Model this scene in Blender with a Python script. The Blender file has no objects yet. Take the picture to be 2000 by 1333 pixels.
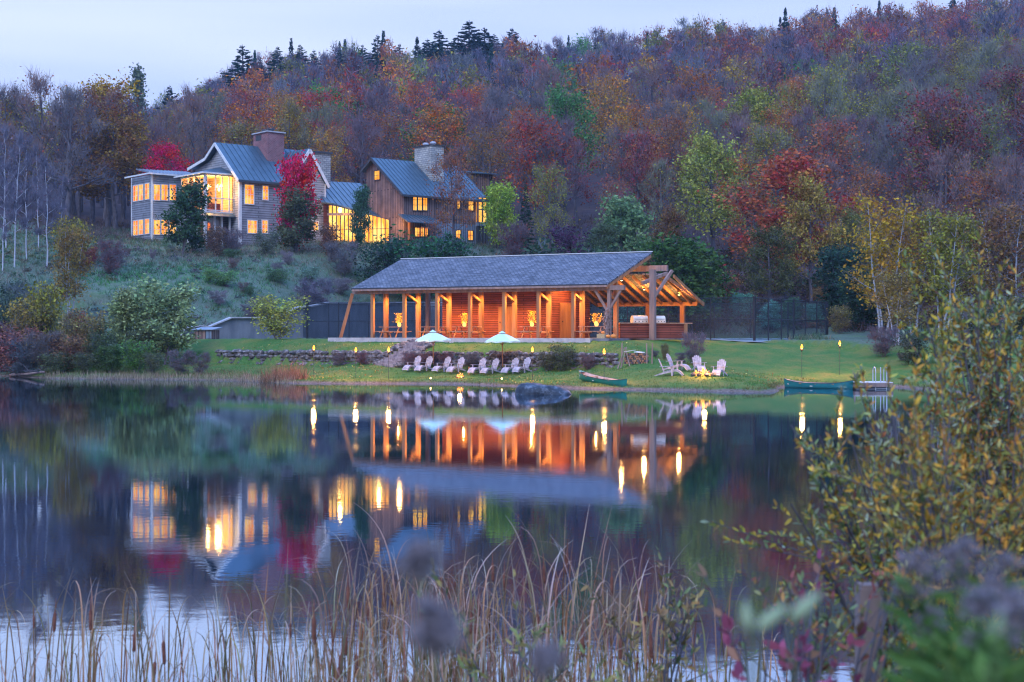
import bpy, math, random
import numpy as np
from math import sin, cos, pi, radians
from mathutils import Vector, Matrix

S = bpy.context.scene
COL = S.collection
# ------------------------------------------------------------ camera
FPX, HOR, CAMZ = 2778.0, 650.0, 3.0
cam_d = bpy.data.cameras.new('camera'); cam = bpy.data.objects.new('camera', cam_d); COL.objects.link(cam)
cam.location = (0, 0, CAMZ); cam.rotation_euler = (pi / 2, 0, 0)
cam_d.sensor_width = 36.0; cam_d.lens = FPX / 2000 * 36.0
cam_d.shift_y = -16.5 / 2000; cam_d.clip_end = 4000; cam_d.clip_start = 0.05
cam_d.dof.use_dof = True; cam_d.dof.focus_distance = 60.0
cam_d.dof.aperture_fstop = 4.0
S.camera = cam
# ------------------------------------------------------------ world and sun
SUN_EL, SUN_AZ = radians(38), radians(200)      # soft last light from behind the camera
w = bpy.data.worlds.new("World"); S.world = w; w.use_nodes = True
nt = w.node_tree; N = nt.nodes; L = nt.links
bg = N['Background']
sky = N.new('ShaderNodeTexSky'); sky.sky_type = 'NISHITA'; sky.sun_disc = False
sky.sun_elevation = SUN_EL; sky.sun_rotation = SUN_AZ
tc = N.new('ShaderNodeTexCoord')
mp = N.new('ShaderNodeMapping'); mp.inputs['Scale'].default_value = (1.0, 1.0, 9.0); mp.inputs['Rotation'].default_value = (0.0, 0.10, 0.0)
nz = N.new('ShaderNodeTexNoise'); nz.inputs['Scale'].default_value = 1.6; nz.inputs['Detail'].default_value = 3; nz.inputs['Roughness'].default_value = .45
rp = N.new('ShaderNodeValToRGB')
rp.color_ramp.elements[0].position = .36; rp.color_ramp.elements[0].color = (.36, .455, .80, 1)
rp.color_ramp.elements[1].position = .66; rp.color_ramp.elements[1].color = (.52, .59, .82, 1)
sc = N.new('ShaderNodeVectorMath'); sc.operation = 'SCALE'; sc.inputs['Scale'].default_value = 10.0
mx = N.new('ShaderNodeMix'); mx.data_type = 'RGBA'; mx.inputs[0].default_value = 0.93
L.new(tc.outputs['Generated'], mp.inputs[0]); L.new(mp.outputs[0], nz.inputs['Vector']); L.new(nz.outputs['Fac'], rp.inputs[0])
gs = N.new('ShaderNodeSeparateXYZ'); L.new(tc.outputs['Generated'], gs.inputs[0])
gr = N.new('ShaderNodeMapRange'); gr.inputs['From Min'].default_value = .25; gr.inputs['From Max'].default_value = .65; L.new(gs.outputs[2], gr.inputs[0])
gm = N.new('ShaderNodeMix'); gm.data_type = 'RGBA'; gm.inputs[7].default_value = (.40, .78, 1.75, 1); L.new(gr.outputs[0], gm.inputs[0]); L.new(rp.outputs[0], gm.inputs[6])
L.new(gm.outputs[2], sc.inputs[0]); L.new(sky.outputs[0], mx.inputs[6]); L.new(sc.outputs[0], mx.inputs[7])
L.new(mx.outputs[2], bg.inputs[0]); bg.inputs[1].default_value = 0.1
sd_ = bpy.data.lights.new('sun', 'SUN'); sd_.energy = 1.05; sd_.angle = radians(25); sd_.color = (1, .97, .93)
sun = bpy.data.objects.new('sun', sd_); COL.objects.link(sun)
sun.rotation_euler = (pi / 2 - SUN_EL, 0, pi - SUN_AZ)
# ------------------------------------------------------------ exposure and renderer
S.view_settings.view_transform = 'Standard'; S.view_settings.look = 'None'
S.view_settings.exposure = 0.65; S.view_settings.gamma = 1.0
cy = S.cycles
cy.max_bounces = 5; cy.diffuse_bounces = 2; cy.glossy_bounces = 3; cy.transmission_bounces = 3; cy.transparent_max_bounces = 6
cy.use_denoising = True; cy.pixel_filter_type = 'BLACKMAN_HARRIS'; cy.filter_width = 1.2; cy.sample_clamp_indirect = 4.0; cy.caustics_reflective = False; cy.caustics_refractive = False
S.render.use_persistent_data = False
# ------------------------------------------------------------ helpers
def XP(px, Y): return (px - 1000) / FPX * Y
def ZP(py, Y): return CAMZ - (py - HOR) / FPX * Y
def P(px, py, Y): return Vector((XP(px, Y), Y, ZP(py, Y)))
def tag(o, label=None, cat=None, group=None, kind=None):
    if label: o['label'] = label
    if cat: o['category'] = cat
    if group: o['group'] = group
    if kind: o['kind'] = kind
    return o
def empty(name, loc, rz=0.0, label=None, cat=None, group=None):
    o = bpy.data.objects.new(name, None); COL.objects.link(o)
    o.location = loc; o.rotation_euler = (0, 0, rz); o.empty_display_size = .2
    return tag(o, label, cat, group)
def npmesh(name, v, f, mats=(), midx=None, col=None, smooth=False):
    """v (n,3); f (m,k) int array, or list of those"""
    me = bpy.data.meshes.new(name)
    v = np.asarray(v, np.float32)
    fs = f if isinstance(f, list) else [f]
    fs = [np.asarray(q, np.int32) for q in fs if len(q)]
    loops = np.concatenate([q.ravel() for q in fs])
    tot = np.concatenate([np.full(len(q), q.shape[1], np.int32) for q in fs])
    me.vertices.add(len(v)); me.vertices.foreach_set('co', v.ravel())
    me.loops.add(len(loops)); me.loops.foreach_set('vertex_index', loops)
    me.polygons.add(len(tot)); st = np.concatenate([[0], np.cumsum(tot)[:-1]]).astype(np.int32)
    me.polygons.foreach_set('loop_start', st)
    if midx is not None: me.polygons.foreach_set('material_index', np.asarray(midx, np.int32))
    if smooth: me.polygons.foreach_set('use_smooth', np.ones(len(tot), bool))
    if col is not None:
        a = me.color_attributes.new('tint', 'FLOAT_COLOR', 'POINT')
        c = np.ones((len(v), 4), np.float32); c[:, :3] = col; a.data.foreach_set('color', c.ravel())
    for m in mats: me.materials.append(m)
    me.update(calc_edges=True); me.validate()
    return me
def link(name, me, parent=None):
    o = bpy.data.objects.new(name, me); COL.objects.link(o)
    if parent: o.parent = parent
    return o
class MB:
    def __init__(s): s.v = []; s.f = []; s.m = []; s.cm = 0
    def add(s, vs, fs):
        b = len(s.v); s.v += [tuple(p) for p in vs]; s.f += [tuple(i + b for i in q) for q in fs]; s.m += [s.cm] * len(fs); return s
    def box(s, x0, x1, y0, y1, z0, z1):
        return s.add([(x0, y0, z0), (x1, y0, z0), (x1, y1, z0), (x0, y1, z0), (x0, y0, z1), (x1, y0, z1), (x1, y1, z1), (x0, y1, z1)],
                     [(0, 3, 2, 1), (4, 5, 6, 7), (0, 1, 5, 4), (1, 2, 6, 5), (2, 3, 7, 6), (3, 0, 4, 7)])
    def bar(s, p, q, w, h, up=(0, 0, 1)):
        p = Vector(p); q = Vector(q); d = (q - p).normalized(); u = Vector(up)
        if abs(d.dot(u)) > .99: u = Vector((0, 1, 0))
        x = d.cross(u).normalized(); y = x.cross(d).normalized()
        c = [-x * w / 2 - y * h / 2, x * w / 2 - y * h / 2, x * w / 2 + y * h / 2, -x * w / 2 + y * h / 2]
        return s.add([p + k for k in c] + [q + k for k in c], [(0, 3, 2, 1), (4, 5, 6, 7), (0, 1, 5, 4), (1, 2, 6, 5), (2, 3, 7, 6), (3, 0, 4, 7)])
    def path(s, pts, rs, n=6, cap=True):
        pts = [Vector(p) for p in pts]; b = len(s.v); rings = []
        for i, p in enumerate(pts):
            d = (pts[min(i + 1, len(pts) - 1)] - pts[max(i - 1, 0)]).normalized()
            u = Vector((1, 0, 0)) if abs(d.z) > .8 else Vector((0, 0, 1))
            x = d.cross(u).normalized(); y = d.cross(x).normalized(); r = rs[i] if hasattr(rs, '__len__') else rs
            rings.append([p + (x * cos(2 * pi * k / n) + y * sin(2 * pi * k / n)) * r for k in range(n)])
        vs = [v for r in rings for v in r]; fs = []
        for i in range(len(pts) - 1):
            for k in range(n):
                k2 = (k + 1) % n; fs.append((i * n + k, i * n + k2, (i + 1) * n + k2, (i + 1) * n + k))
        if cap: fs.append(tuple(range(n - 1, -1, -1))); fs.append(tuple((len(pts) - 1) * n + k for k in range(n)))
        return s.add(vs, fs)
    def tube(s, p, q, r0, r1=None, n=6): return s.path([p, q], [r0, r0 if r1 is None else r1], n)
    def lathe(s, prof, c=(0, 0, 0), n=16):
        c = Vector(c); vs = []; fs = []
        for r, z in prof: vs += [c + Vector((r * cos(2 * pi * k / n), r * sin(2 * pi * k / n), z)) for k in range(n)]
        for i in range(len(prof) - 1):
            for k in range(n):
                k2 = (k + 1) % n; fs.append((i * n + k, i * n + k2, (i + 1) * n + k2, (i + 1) * n + k))
        fs.append(tuple(range(n - 1, -1, -1))); fs.append(tuple((len(prof) - 1) * n + k for k in range(n)))
        return s.add(vs, fs)
    def slab(s, top, t):
        """polygon of 3-D points (top face) given thickness t downward"""
        n = len(top); top = [Vector(p) for p in top]; bot = [p - Vector((0, 0, t)) for p in top]
        fs = [tuple(range(n)), tuple(range(2 * n - 1, n - 1, -1))] + [(i, i + n, (i + 1) % n + n, (i + 1) % n) for i in range(n)]
        return s.add(top + bot, fs)
    def prism(s, poly, off):
        """polygon of 3-D points extruded by vector off"""
        n = len(poly); a = [Vector(p) for p in poly]; b = [p + Vector(off) for p in a]
        fs = [tuple(range(n - 1, -1, -1)), tuple(range(n, 2 * n))] + [(i, (i + 1) % n, (i + 1) % n + n, i + n) for i in range(n)]
        return s.add(a + b, fs)
    def blob(s, c, rx, ry, rz, rng, n=8, m=5, j=.18):
        c = Vector(c); vs = [c - Vector((0, 0, rz))]; fs = []
        for i in range(1, m):
            ph = -pi / 2 + pi * i / m
            for k in range(n):
                q = 1 + rng.uniform(-j, j); a = 2 * pi * k / n
                vs.append(c + Vector((rx * cos(ph) * cos(a) * q, ry * cos(ph) * sin(a) * q, rz * sin(ph) * q)))
        vs.append(c + Vector((0, 0, rz))); t = len(vs) - 1
        for k in range(n):
            fs.append((0, 1 + (k + 1) % n, 1 + k)); fs.append((t, t - n + k, t - n + (k + 1) % n))
            for i in range(m - 2):
                a = 1 + i * n; fs.append((a + k, a + (k + 1) % n, a + n + (k + 1) % n, a + n + k))
        return s.add(vs, fs)
    def build(s, name, mat, parent=None, smooth=False):
        me = bpy.data.meshes.new(name); me.from_pydata(s.v, [], s.f)
        for m in (mat if isinstance(mat, (list, tuple)) else [mat]): me.materials.append(m)
        if isinstance(mat, (list, tuple)): me.polygons.foreach_set('material_index', s.m)
        if smooth: me.polygons.foreach_set('use_smooth', [True] * len(me.polygons))
        me.update(); return link(name, me, parent)
def copy_tree(o, parent=None, me_map=None):
    c = o.copy(); COL.objects.link(c); c.parent = parent
    for ch in [k for k in KIDS.get(o.name, [])]: copy_tree(ch, c)
    return c
KIDS = {}
def reg(root):
    """remember the children of a prototype so copies are quick"""
    for o in [root] + list(root.children_recursive): KIDS[o.name] = list(o.children)
    return root
def dup(root, loc, rz=0, s=1.0, label=None, group=None, cat=None):
    def rec(o, par):
        c = o.copy(); COL.objects.link(c)
        if par: c.parent = par
        for ch in KIDS.get(o.name, []): rec(ch, c)
        return c
    r = rec(root, None); r.location = loc; r.rotation_euler = (0, 0, rz)
    r.scale = (s, s, s) if not hasattr(s, '__len__') else s
    return tag(r, label, cat, group)
# ------------------------------------------------------------ materials
def mat(name):
    m = bpy.data.materials.new(name); m.use_nodes = True
    return m, m.node_tree.nodes, m.node_tree.links, m.node_tree.nodes['Principled BSDF']
def noisy(name, c1, c2, scale=5, rough=.8, bump=0, stretch=(1, 1, 1), c3=None, detail=4, metal=0, lo=.35, hi=.65, spec=.3, coord='Object'):
    m, N, L, b = mat(name)
    t = N.new('ShaderNodeTexCoord'); mp = N.new('ShaderNodeMapping'); mp.inputs['Scale'].default_value = stretch
    n = N.new('ShaderNodeTexNoise'); n.inputs['Scale'].default_value = scale; n.inputs['Detail'].default_value = detail; n.inputs['Roughness'].default_value = .6
    r = N.new('ShaderNodeValToRGB'); e = r.color_ramp.elements
    e[0].position = lo; e[0].color = (*c1, 1); e[1].position = hi; e[1].color = (*c2, 1)
    if c3: k = e.new((lo + hi) / 2); k.color = (*c3, 1)
    L.new(t.outputs[coord], mp.inputs[0]); L.new(mp.outputs[0], n.inputs['Vector']); L.new(n.outputs['Fac'], r.inputs[0]); L.new(r.outputs[0], b.inputs['Base Color'])
    b.inputs['Roughness'].default_value = rough; b.inputs['Metallic'].default_value = metal; b.inputs['Specular IOR Level'].default_value = spec
    if bump:
        bp = N.new('ShaderNodeBump'); bp.inputs['Strength'].default_value = bump; bp.inputs['Distance'].default_value = .03
        L.new(n.outputs['Fac'], bp.inputs['Height']); L.new(bp.outputs[0], b.inputs['Normal'])
    return m
def glow(name, col, strength, col2=None, scale=3.0, stretch=(1, 1, 1)):
    m = bpy.data.materials.new(name); m.use_nodes = True; N = m.node_tree.nodes; L = m.node_tree.links; N.clear()
    o = N.new('ShaderNodeOutputMaterial'); e = N.new('ShaderNodeEmission'); e.inputs[1].default_value = strength
    e.inputs[0].default_value = (*col, 1)
    if col2:
        t = N.new('ShaderNodeTexCoord'); mp = N.new('ShaderNodeMapping'); mp.inputs['Scale'].default_value = stretch
        n = N.new('ShaderNodeTexNoise'); n.inputs['Scale'].default_value = scale; n.inputs['Detail'].default_value = 3
        r = N.new('ShaderNodeValToRGB'); r.color_ramp.elements[0].position = .38; r.color_ramp.elements[1].position = .62
        r.color_ramp.elements[0].color = (*col, 1); r.color_ramp.elements[1].color = (*col2, 1)
        L.new(t.outputs['Object'], mp.inputs[0]); L.new(mp.outputs[0], n.inputs['Vector']); L.new(n.outputs['Fac'], r.inputs[0]); L.new(r.outputs[0], e.inputs[0])
    L.new(e.outputs[0], o.inputs[0]); return m
def boards(name, c1, c2, gap, row, length=3.0, axis='z', rough=.75, mortar=.06, bump=.5, tilt=0):
    """clapboards / shingles / bricks from the Brick texture; axis picks the wall orientation"""
    m, N, L, b = mat(name)
    t = N.new('ShaderNodeTexCoord'); sx = N.new('ShaderNodeSeparateXYZ'); cx = N.new('ShaderNodeCombineXYZ')
    L.new(t.outputs['Object'], sx.inputs[0])
    ad = N.new('ShaderNodeMath'); ad.operation = 'ADD'; L.new(sx.outputs[0], ad.inputs[0]); L.new(sx.outputs[1], ad.inputs[1])
    if axis == 'z': L.new(ad.outputs[0], cx.inputs[0]); L.new(sx.outputs[2], cx.inputs[1])
    elif axis == 'v': L.new(sx.outputs[2], cx.inputs[0]); L.new(ad.outputs[0], cx.inputs[1])
    else: L.new(sx.outputs[0], cx.inputs[0]); L.new(sx.outputs[1], cx.inputs[1])
    br = N.new('ShaderNodeTexBrick'); L.new(cx.outputs[0], br.inputs['Vector'])
    br.inputs['Color1'].default_value = (*c1, 1); br.inputs['Color2'].default_value = (*c2, 1); br.inputs['Mortar'].default_value = (*gap, 1)
    br.inputs['Scale'].default_value = 1.0; br.inputs['Mortar Size'].default_value = mortar * row; br.inputs['Brick Width'].default_value = length; br.inputs['Row Height'].default_value = row
    n = N.new('ShaderNodeTexNoise'); n.inputs['Scale'].default_value = 1.1; n.inputs['Detail'].default_value = 5; L.new(t.outputs['Object'], n.inputs['Vector'])
    mm = N.new('ShaderNodeMix'); mm.data_type = 'RGBA'; mm.blend_type = 'OVERLAY'; mm.inputs[0].default_value = .7
    L.new(br.outputs['Color'], mm.inputs[6]); L.new(n.outputs['Color'], mm.inputs[7])
    hs = N.new('ShaderNodeMix'); hs.data_type = 'RGBA'; hs.inputs[0].default_value = .75; L.new(br.outputs['Color'], hs.inputs[6])
    bw = N.new('ShaderNodeMix'); bw.data_type = 'RGBA'; bw.blend_type = 'MULTIPLY'; bw.inputs[0].default_value = .8
    rr = N.new('ShaderNodeValToRGB'); rr.color_ramp.elements[0].position = .3; rr.color_ramp.elements[0].color = (.62, .62, .62, 1); rr.color_ramp.elements[1].position = .7; rr.color_ramp.elements[1].color = (1.15, 1.15, 1.15, 1)
    L.new(n.outputs['Fac'], rr.inputs[0]); L.new(br.outputs['Color'], bw.inputs[6]); L.new(rr.outputs[0], bw.inputs[7])
    L.new(bw.outputs[2], b.inputs['Base Color']); b.inputs['Roughness'].default_value = rough; b.inputs['Specular IOR Level'].default_value = .3
    bp = N.new('ShaderNodeBump'); bp.inputs['Strength'].default_value = bump; bp.inputs['Distance'].default_value = .02; bp.invert = True
    L.new(br.outputs['Fac'], bp.inputs['Height']); L.new(bp.outputs[0], b.inputs['Normal'])
    return m
def leafmat(name, attr=False, vary=.55, trans=.25, c=None):
    """leaf colour comes from the object (or the mesh tint), varied leaf by leaf and clump by clump"""
    m, N, L, b = mat(name); N.remove(b); out = N['Material Output']
    if attr: s = N.new('ShaderNodeAttribute'); s.attribute_name = 'tint'; col = s.outputs['Color']
    elif c: s = N.new('ShaderNodeRGB'); s.outputs[0].default_value = (*c, 1); col = s.outputs[0]
    else: s = N.new('ShaderNodeObjectInfo'); col = s.outputs['Color']
    g = N.new('ShaderNodeNewGeometry')
    r = N.new('ShaderNodeMapRange'); r.inputs['To Min'].default_value = 1 - vary; r.inputs['To Max'].default_value = 1 + vary
    L.new(g.outputs['Random Per Island'], r.inputs[0])
    t = N.new('ShaderNodeTexCoord'); n = N.new('ShaderNodeTexNoise'); n.inputs['Scale'].default_value = .8; n.inputs['Detail'].default_value = 2
    L.new(t.outputs['Object'], n.inputs['Vector'])
    h = N.new('ShaderNodeHueSaturation'); L.new(col, h.inputs['Color']); L.new(r.outputs[0], h.inputs['Value'])
    r2 = N.new('ShaderNodeMapRange'); r2.inputs['From Min'].default_value = .3; r2.inputs['From Max'].default_value = .7; r2.inputs['To Min'].default_value = .465; r2.inputs['To Max'].default_value = .535
    L.new(n.outputs['Fac'], r2.inputs[0]); L.new(r2.outputs[0], h.inputs['Hue'])
    d = N.new('ShaderNodeBsdfDiffuse'); tr = N.new('ShaderNodeBsdfTranslucent'); mxs = N.new('ShaderNodeMixShader'); mxs.inputs[0].default_value = trans
    L.new(h.outputs[0], d.inputs[0]); L.new(h.outputs[0], tr.inputs[0]); L.new(d.outputs[0], mxs.inputs[1]); L.new(tr.outputs[0], mxs.inputs[2]); L.new(mxs.outputs[0], out.inputs[0])
    return m
M = {}
M['timber'] = noisy('timber', (.22, .095, .05), (.37, .19, .095), 3, .75, .3, (1, 1, .12))
M['greytimber'] = noisy('weathered_timber', (.16, .12, .12), (.30, .22, .21), 3, .8, .3, (1, 1, .12))
M['adirondack'] = noisy('weathered_chair_wood', (.25, .255, .33), (.43, .43, .54), 6, .7, .2)
M['table'] = noisy('table_wood', (.30, .15, .09), (.46, .27, .18), 6, .7, .2)
M['shingle'] = boards('cedar_shingle', (.09, .105, .145), (.22, .23, .28), (.035, .04, .055), .17, .28, 'flat', .85, .12)
M['clap_red'] = boards('red_clapboard', (.19, .045, .03), (.27, .07, .045), (.07, .018, .012), .15, 3.2, 'z', .7, .14)
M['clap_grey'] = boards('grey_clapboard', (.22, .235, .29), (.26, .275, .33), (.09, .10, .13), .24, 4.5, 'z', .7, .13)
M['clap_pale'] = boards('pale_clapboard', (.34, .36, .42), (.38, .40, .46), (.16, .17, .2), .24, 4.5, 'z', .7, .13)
M['barnboard'] = boards('barn_board', (.13, .095, .105), (.26, .17, .155), (.05, .035, .04), .3, 6, 'v', .85, .12)
M['barnboard_blue'] = boards('blue_grey_board', (.15, .20, .29), (.21, .27, .36), (.07, .08, .12), .3, 6, 'v', .85, .12)
M['brick'] = boards('red_brick', (.20, .075, .09), (.30, .12, .13), (.30, .22, .24), .12, .3, 'z', .85, .14)
M['metalroof'] = noisy('standing_seam_metal', (.055, .10, .145), (.075, .13, .18), 1.5, .42, 0, metal=.35, spec=.5)
M['metalroof_pale'] = noisy('pale_seam_metal', (.20, .25, .33), (.30, .35, .44), 1.5, .5, 0, metal=.2)
M['white'] = noisy('white_trim', (.55, .56, .60), (.68, .69, .72), 4, .6)
M['darktrim'] = noisy('dark_window_frame', (.035, .04, .055), (.06, .065, .08), 4, .5)
M['concrete'] = noisy('grey_concrete', (.105, .125, .165), (.175, .195, .24), 1.3, .9, .2, (1, 1, .35), detail=7)
M['slabstone'] = noisy('stone_edge', (.30, .31, .36), (.46, .46, .50), 2.5, .8, .3)
M['rock'] = noisy('field_rock', (.045, .05, .06), (.26, .25, .27), 4.5, .85, .6, c3=(.11, .10, .11))
M['steel_black'] = noisy('black_fence_steel', (.012, .016, .028), (.022, .028, .042), 5, .5)
M['teal'] = noisy('teal_canvas', (.46, .68, .70), (.52, .74, .76), 3, .8)
M['canoe'] = noisy('green_canoe_hull', (.0, .15, .12), (.003, .19, .15), 3, .35, spec=.5)
M['canoe_b'] = noisy('blue_green_canoe_hull', (.0, .125, .15), (.004, .165, .19), 3, .35, spec=.5)
M['canoe_in'] = noisy('canoe_inside', (.50, .36, .34), (.62, .48, .44), 3, .6)
M['alu'] = noisy('aluminium', (.38, .42, .50), (.5, .54, .62), 3, .35, metal=.3)
M['steel'] = noisy('stainless_steel', (.60, .58, .55), (.72, .70, .66), 3, .35, metal=.3)
M['pumpkin'] = noisy('pumpkin_skin', (.62, .22, .05), (.72, .30, .08), 6, .6)
M['straw'] = noisy('straw', (.34, .26, .14), (.55, .44, .27), 25, .9, .4)
M['corn'] = noisy('dry_corn_stalk', (.20, .15, .16), (.42, .34, .32), 14, .9, .4)
M['log_end'] = noisy('split_log', (.22, .12, .08), (.38, .23, .15), 9, .9)
M['bark'] = noisy('grey_bark', (.055, .05, .065), (.13, .12, .15), 6, .9, .4, (1, 1, .3))
M['twig'] = noisy('bare_twigs', (.11, .13, .20), (.19, .21, .32), .35, .9)
M['birch'] = noisy('birch_bark', (.20, .22, .30), (.42, .45, .55), 3.5, .75, 0, (1, 1, 1.6), lo=.3, hi=.45)
def twigmat():
    m, N, L, b = mat('bare_twigs'); s_ = N.new('ShaderNodeObjectInfo'); x = N.new('ShaderNodeMix'); x.data_type = 'RGBA'; x.inputs[0].default_value = .4; x.inputs[6].default_value = (.125, .15, .21, 1); L.new(s_.outputs['Color'], x.inputs[7])
    t = N.new('ShaderNodeTexCoord'); n = N.new('ShaderNodeTexNoise'); n.inputs['Scale'].default_value = .5; L.new(t.outputs['Object'], n.inputs['Vector']); h = N.new('ShaderNodeHueSaturation'); r = N.new('ShaderNodeMapRange'); r.inputs['To Min'].default_value = .5; r.inputs['To Max'].default_value = 1.5; L.new(n.outputs['Fac'], r.inputs[0]); L.new(r.outputs[0], h.inputs['Value']); L.new(x.outputs[2], h.inputs['Color']); L.new(h.outputs[0], b.inputs['Base Color']); b.inputs['Roughness'].default_value = .9; b.inputs['Specular IOR Level'].default_value = .1; return m
M['twig'] = twigmat()
M['leaf'] = leafmat('foliage'); M['leaf_attr'] = leafmat('wood_foliage', attr=True)
M['lampmetal'] = noisy('torch_metal', (.03, .03, .035), (.06, .06, .065), 5, .5)
M['flame'] = glow('torch_flame', (1.0, .28, .025), 4.5)
M['fire'] = glow('camp_fire', (1.0, .13, .01), 2.6, (1.0, .50, .12), 9.0)
M['bulb'] = glow('lamp_bulb', (1.0, .62, .22), 8.0)
M['win'] = glow('lit_window', (.80, .16, .01), 1.0, (1.0, .52, .09), 1.7, (1, 1, .45))
M['win_soft'] = glow('lit_window_soft', (.95, .32, .02), .9, (1.0, .56, .11), .8)
M['dark_glass'] = noisy('dark_glass', (.05, .03, .05), (.09, .05, .07), 2, .15, spec=.6)
M['stonework'] = boards('stone_blocks', (.33, .34, .35), (.50, .49, .46), (.20, .20, .22), .22, .5, 'z', .9, .12, .8)
M['rock_pale'] = noisy('step_stone', (.13, .12, .15), (.30, .27, .30), 3.5, .85, .5)
# ------------------------------------------------------------ ground shape
TH = radians(-28.5); CA, SA = cos(TH), sin(TH)      # frame of the pavilion: u along its eave, v towards the hill
PO = Vector((-10.6, 97.3))
def uv2xy(u, v): return PO.x + u * CA - v * SA, PO.y + u * SA + v * CA
def xy2uv(x, y):
    dx = x - PO.x; dy = y - PO.y
    return dx * CA + dy * SA, -dx * SA + dy * CA
def u_at(px, v):
    r = (px - 1000) / FPX
    return (r * (PO.y + v * CA) - (PO.x - v * SA)) / (CA - r * SA)
LAKE = np.array([(-220, 112), (-60, 103), (-35.3, 98), (-30, 92.6), (-24, 91.2), (-21.2, 90.3), (-17, 88.5), (-13.2, 84.2), (-10, 83.4), (-7.5, 83.3), (-3, 82.5), (0, 79.4), (3, 76.5), (6, 74.6), (9, 73.0),
                 (12.4, 71.0), (13.6, 72.3), (14.4, 77), (15.6, 79.3), (19, 80), (21.3, 78), (22, 72), (21.8, 64), (20.8, 56), (18.5, 45), (15.5, 33), (10.5, 21), (6.3, 14), (3.8, 10), (1.5, 8), (-5, 6.5), (-15, 6), (-40, 8), (-220, 10)], float)
FLATP = np.array([(-27, -9), (-17.9, 2.4), (-13.4, 11.8), (-13.4, 29.9), (24.6, 29.9), (25.2, 11.8), (33, 10), (60, 9), (60, -90), (-27, -90)], float)
def sdpoly(poly, x, y):
    """signed distance, positive outside"""
    x = np.asarray(x, float); y = np.asarray(y, float); d = np.full(x.shape, 1e9); ins = np.zeros(x.shape, bool)
    n = len(poly)
    for i in range(n):
        ax, ay = poly[i]; bx, by = poly[(i + 1) % n]; ex, ey = bx - ax, by - ay
        t = np.clip(((x - ax) * ex + (y - ay) * ey) / (ex * ex + ey * ey), 0, 1)
        d = np.minimum(d, np.hypot(x - ax - t * ex, y - ay - t * ey))
        c = ((ay > y) != (by > y)); xi = ax + (y - ay) / (ey if ey else 1e-9) * ex
        ins ^= c & (x < xi)
    return np.where(ins, -d, d)
def ss(x, a, b): t = np.clip((x - a) / (b - a), 0, 1); return t * t * (3 - 2 * t)
TY = [100, 115, 130, 148, 172, 250, 350, 450, 520, 800]
TPX = [-600, 0, 300, 500, 700, 900, 1100, 1300, 1500, 1800, 2000, 2600]
TZ = np.array([[3, 6.5, 9.5, 13.5, 17.5, 27, 38, 46, 44, 20],
               [3, 6.5, 9.5, 13.2, 17, 27, 39, 49, 46, 20],
               [2.6, 6, 9, 12.3, 15, 26, 42, 56, 50, 30],
               [2.6, 6, 9, 12.3, 15, 30, 55, 73, 68, 30],
               [2.6, 6, 9, 12.3, 15, 30, 56, 77, 70, 30],
               [2.6, 6, 9, 12.0, 15, 31, 56, 77, 70, 30],
               [2.5, 3.5, 7, 10.5, 15, 33, 58, 80, 74, 30],
               [2.5, 3.2, 5.5, 9.5, 15, 35, 61, 84, 78, 30],
               [2.5, 3.2, 5.2, 9, 15, 36, 62, 86, 80, 30],
               [2.5, 3.6, 5.6, 10, 16, 39, 67, 92, 85, 30],
               [2.5, 4, 6, 11, 17, 41, 70, 96, 88, 30],
               [2.5, 5, 8, 13, 20, 44, 76, 104, 90, 30]], float)
def zfar(x, y):
    px = 1000 + FPX * x / np.maximum(y, 60); fy = np.interp(y, TY, range(len(TY))); fx = np.interp(px, TPX, range(len(TPX)))
    i = np.clip(fx.astype(int), 0, len(TPX) - 2); j = np.clip(fy.astype(int), 0, len(TY) - 2); a = fx - i; b = fy - j
    return TZ[i, j] * (1 - a) * (1 - b) + TZ[i + 1, j] * a * (1 - b) + TZ[i, j + 1] * (1 - a) * b + TZ[i + 1, j + 1] * a * b
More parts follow.
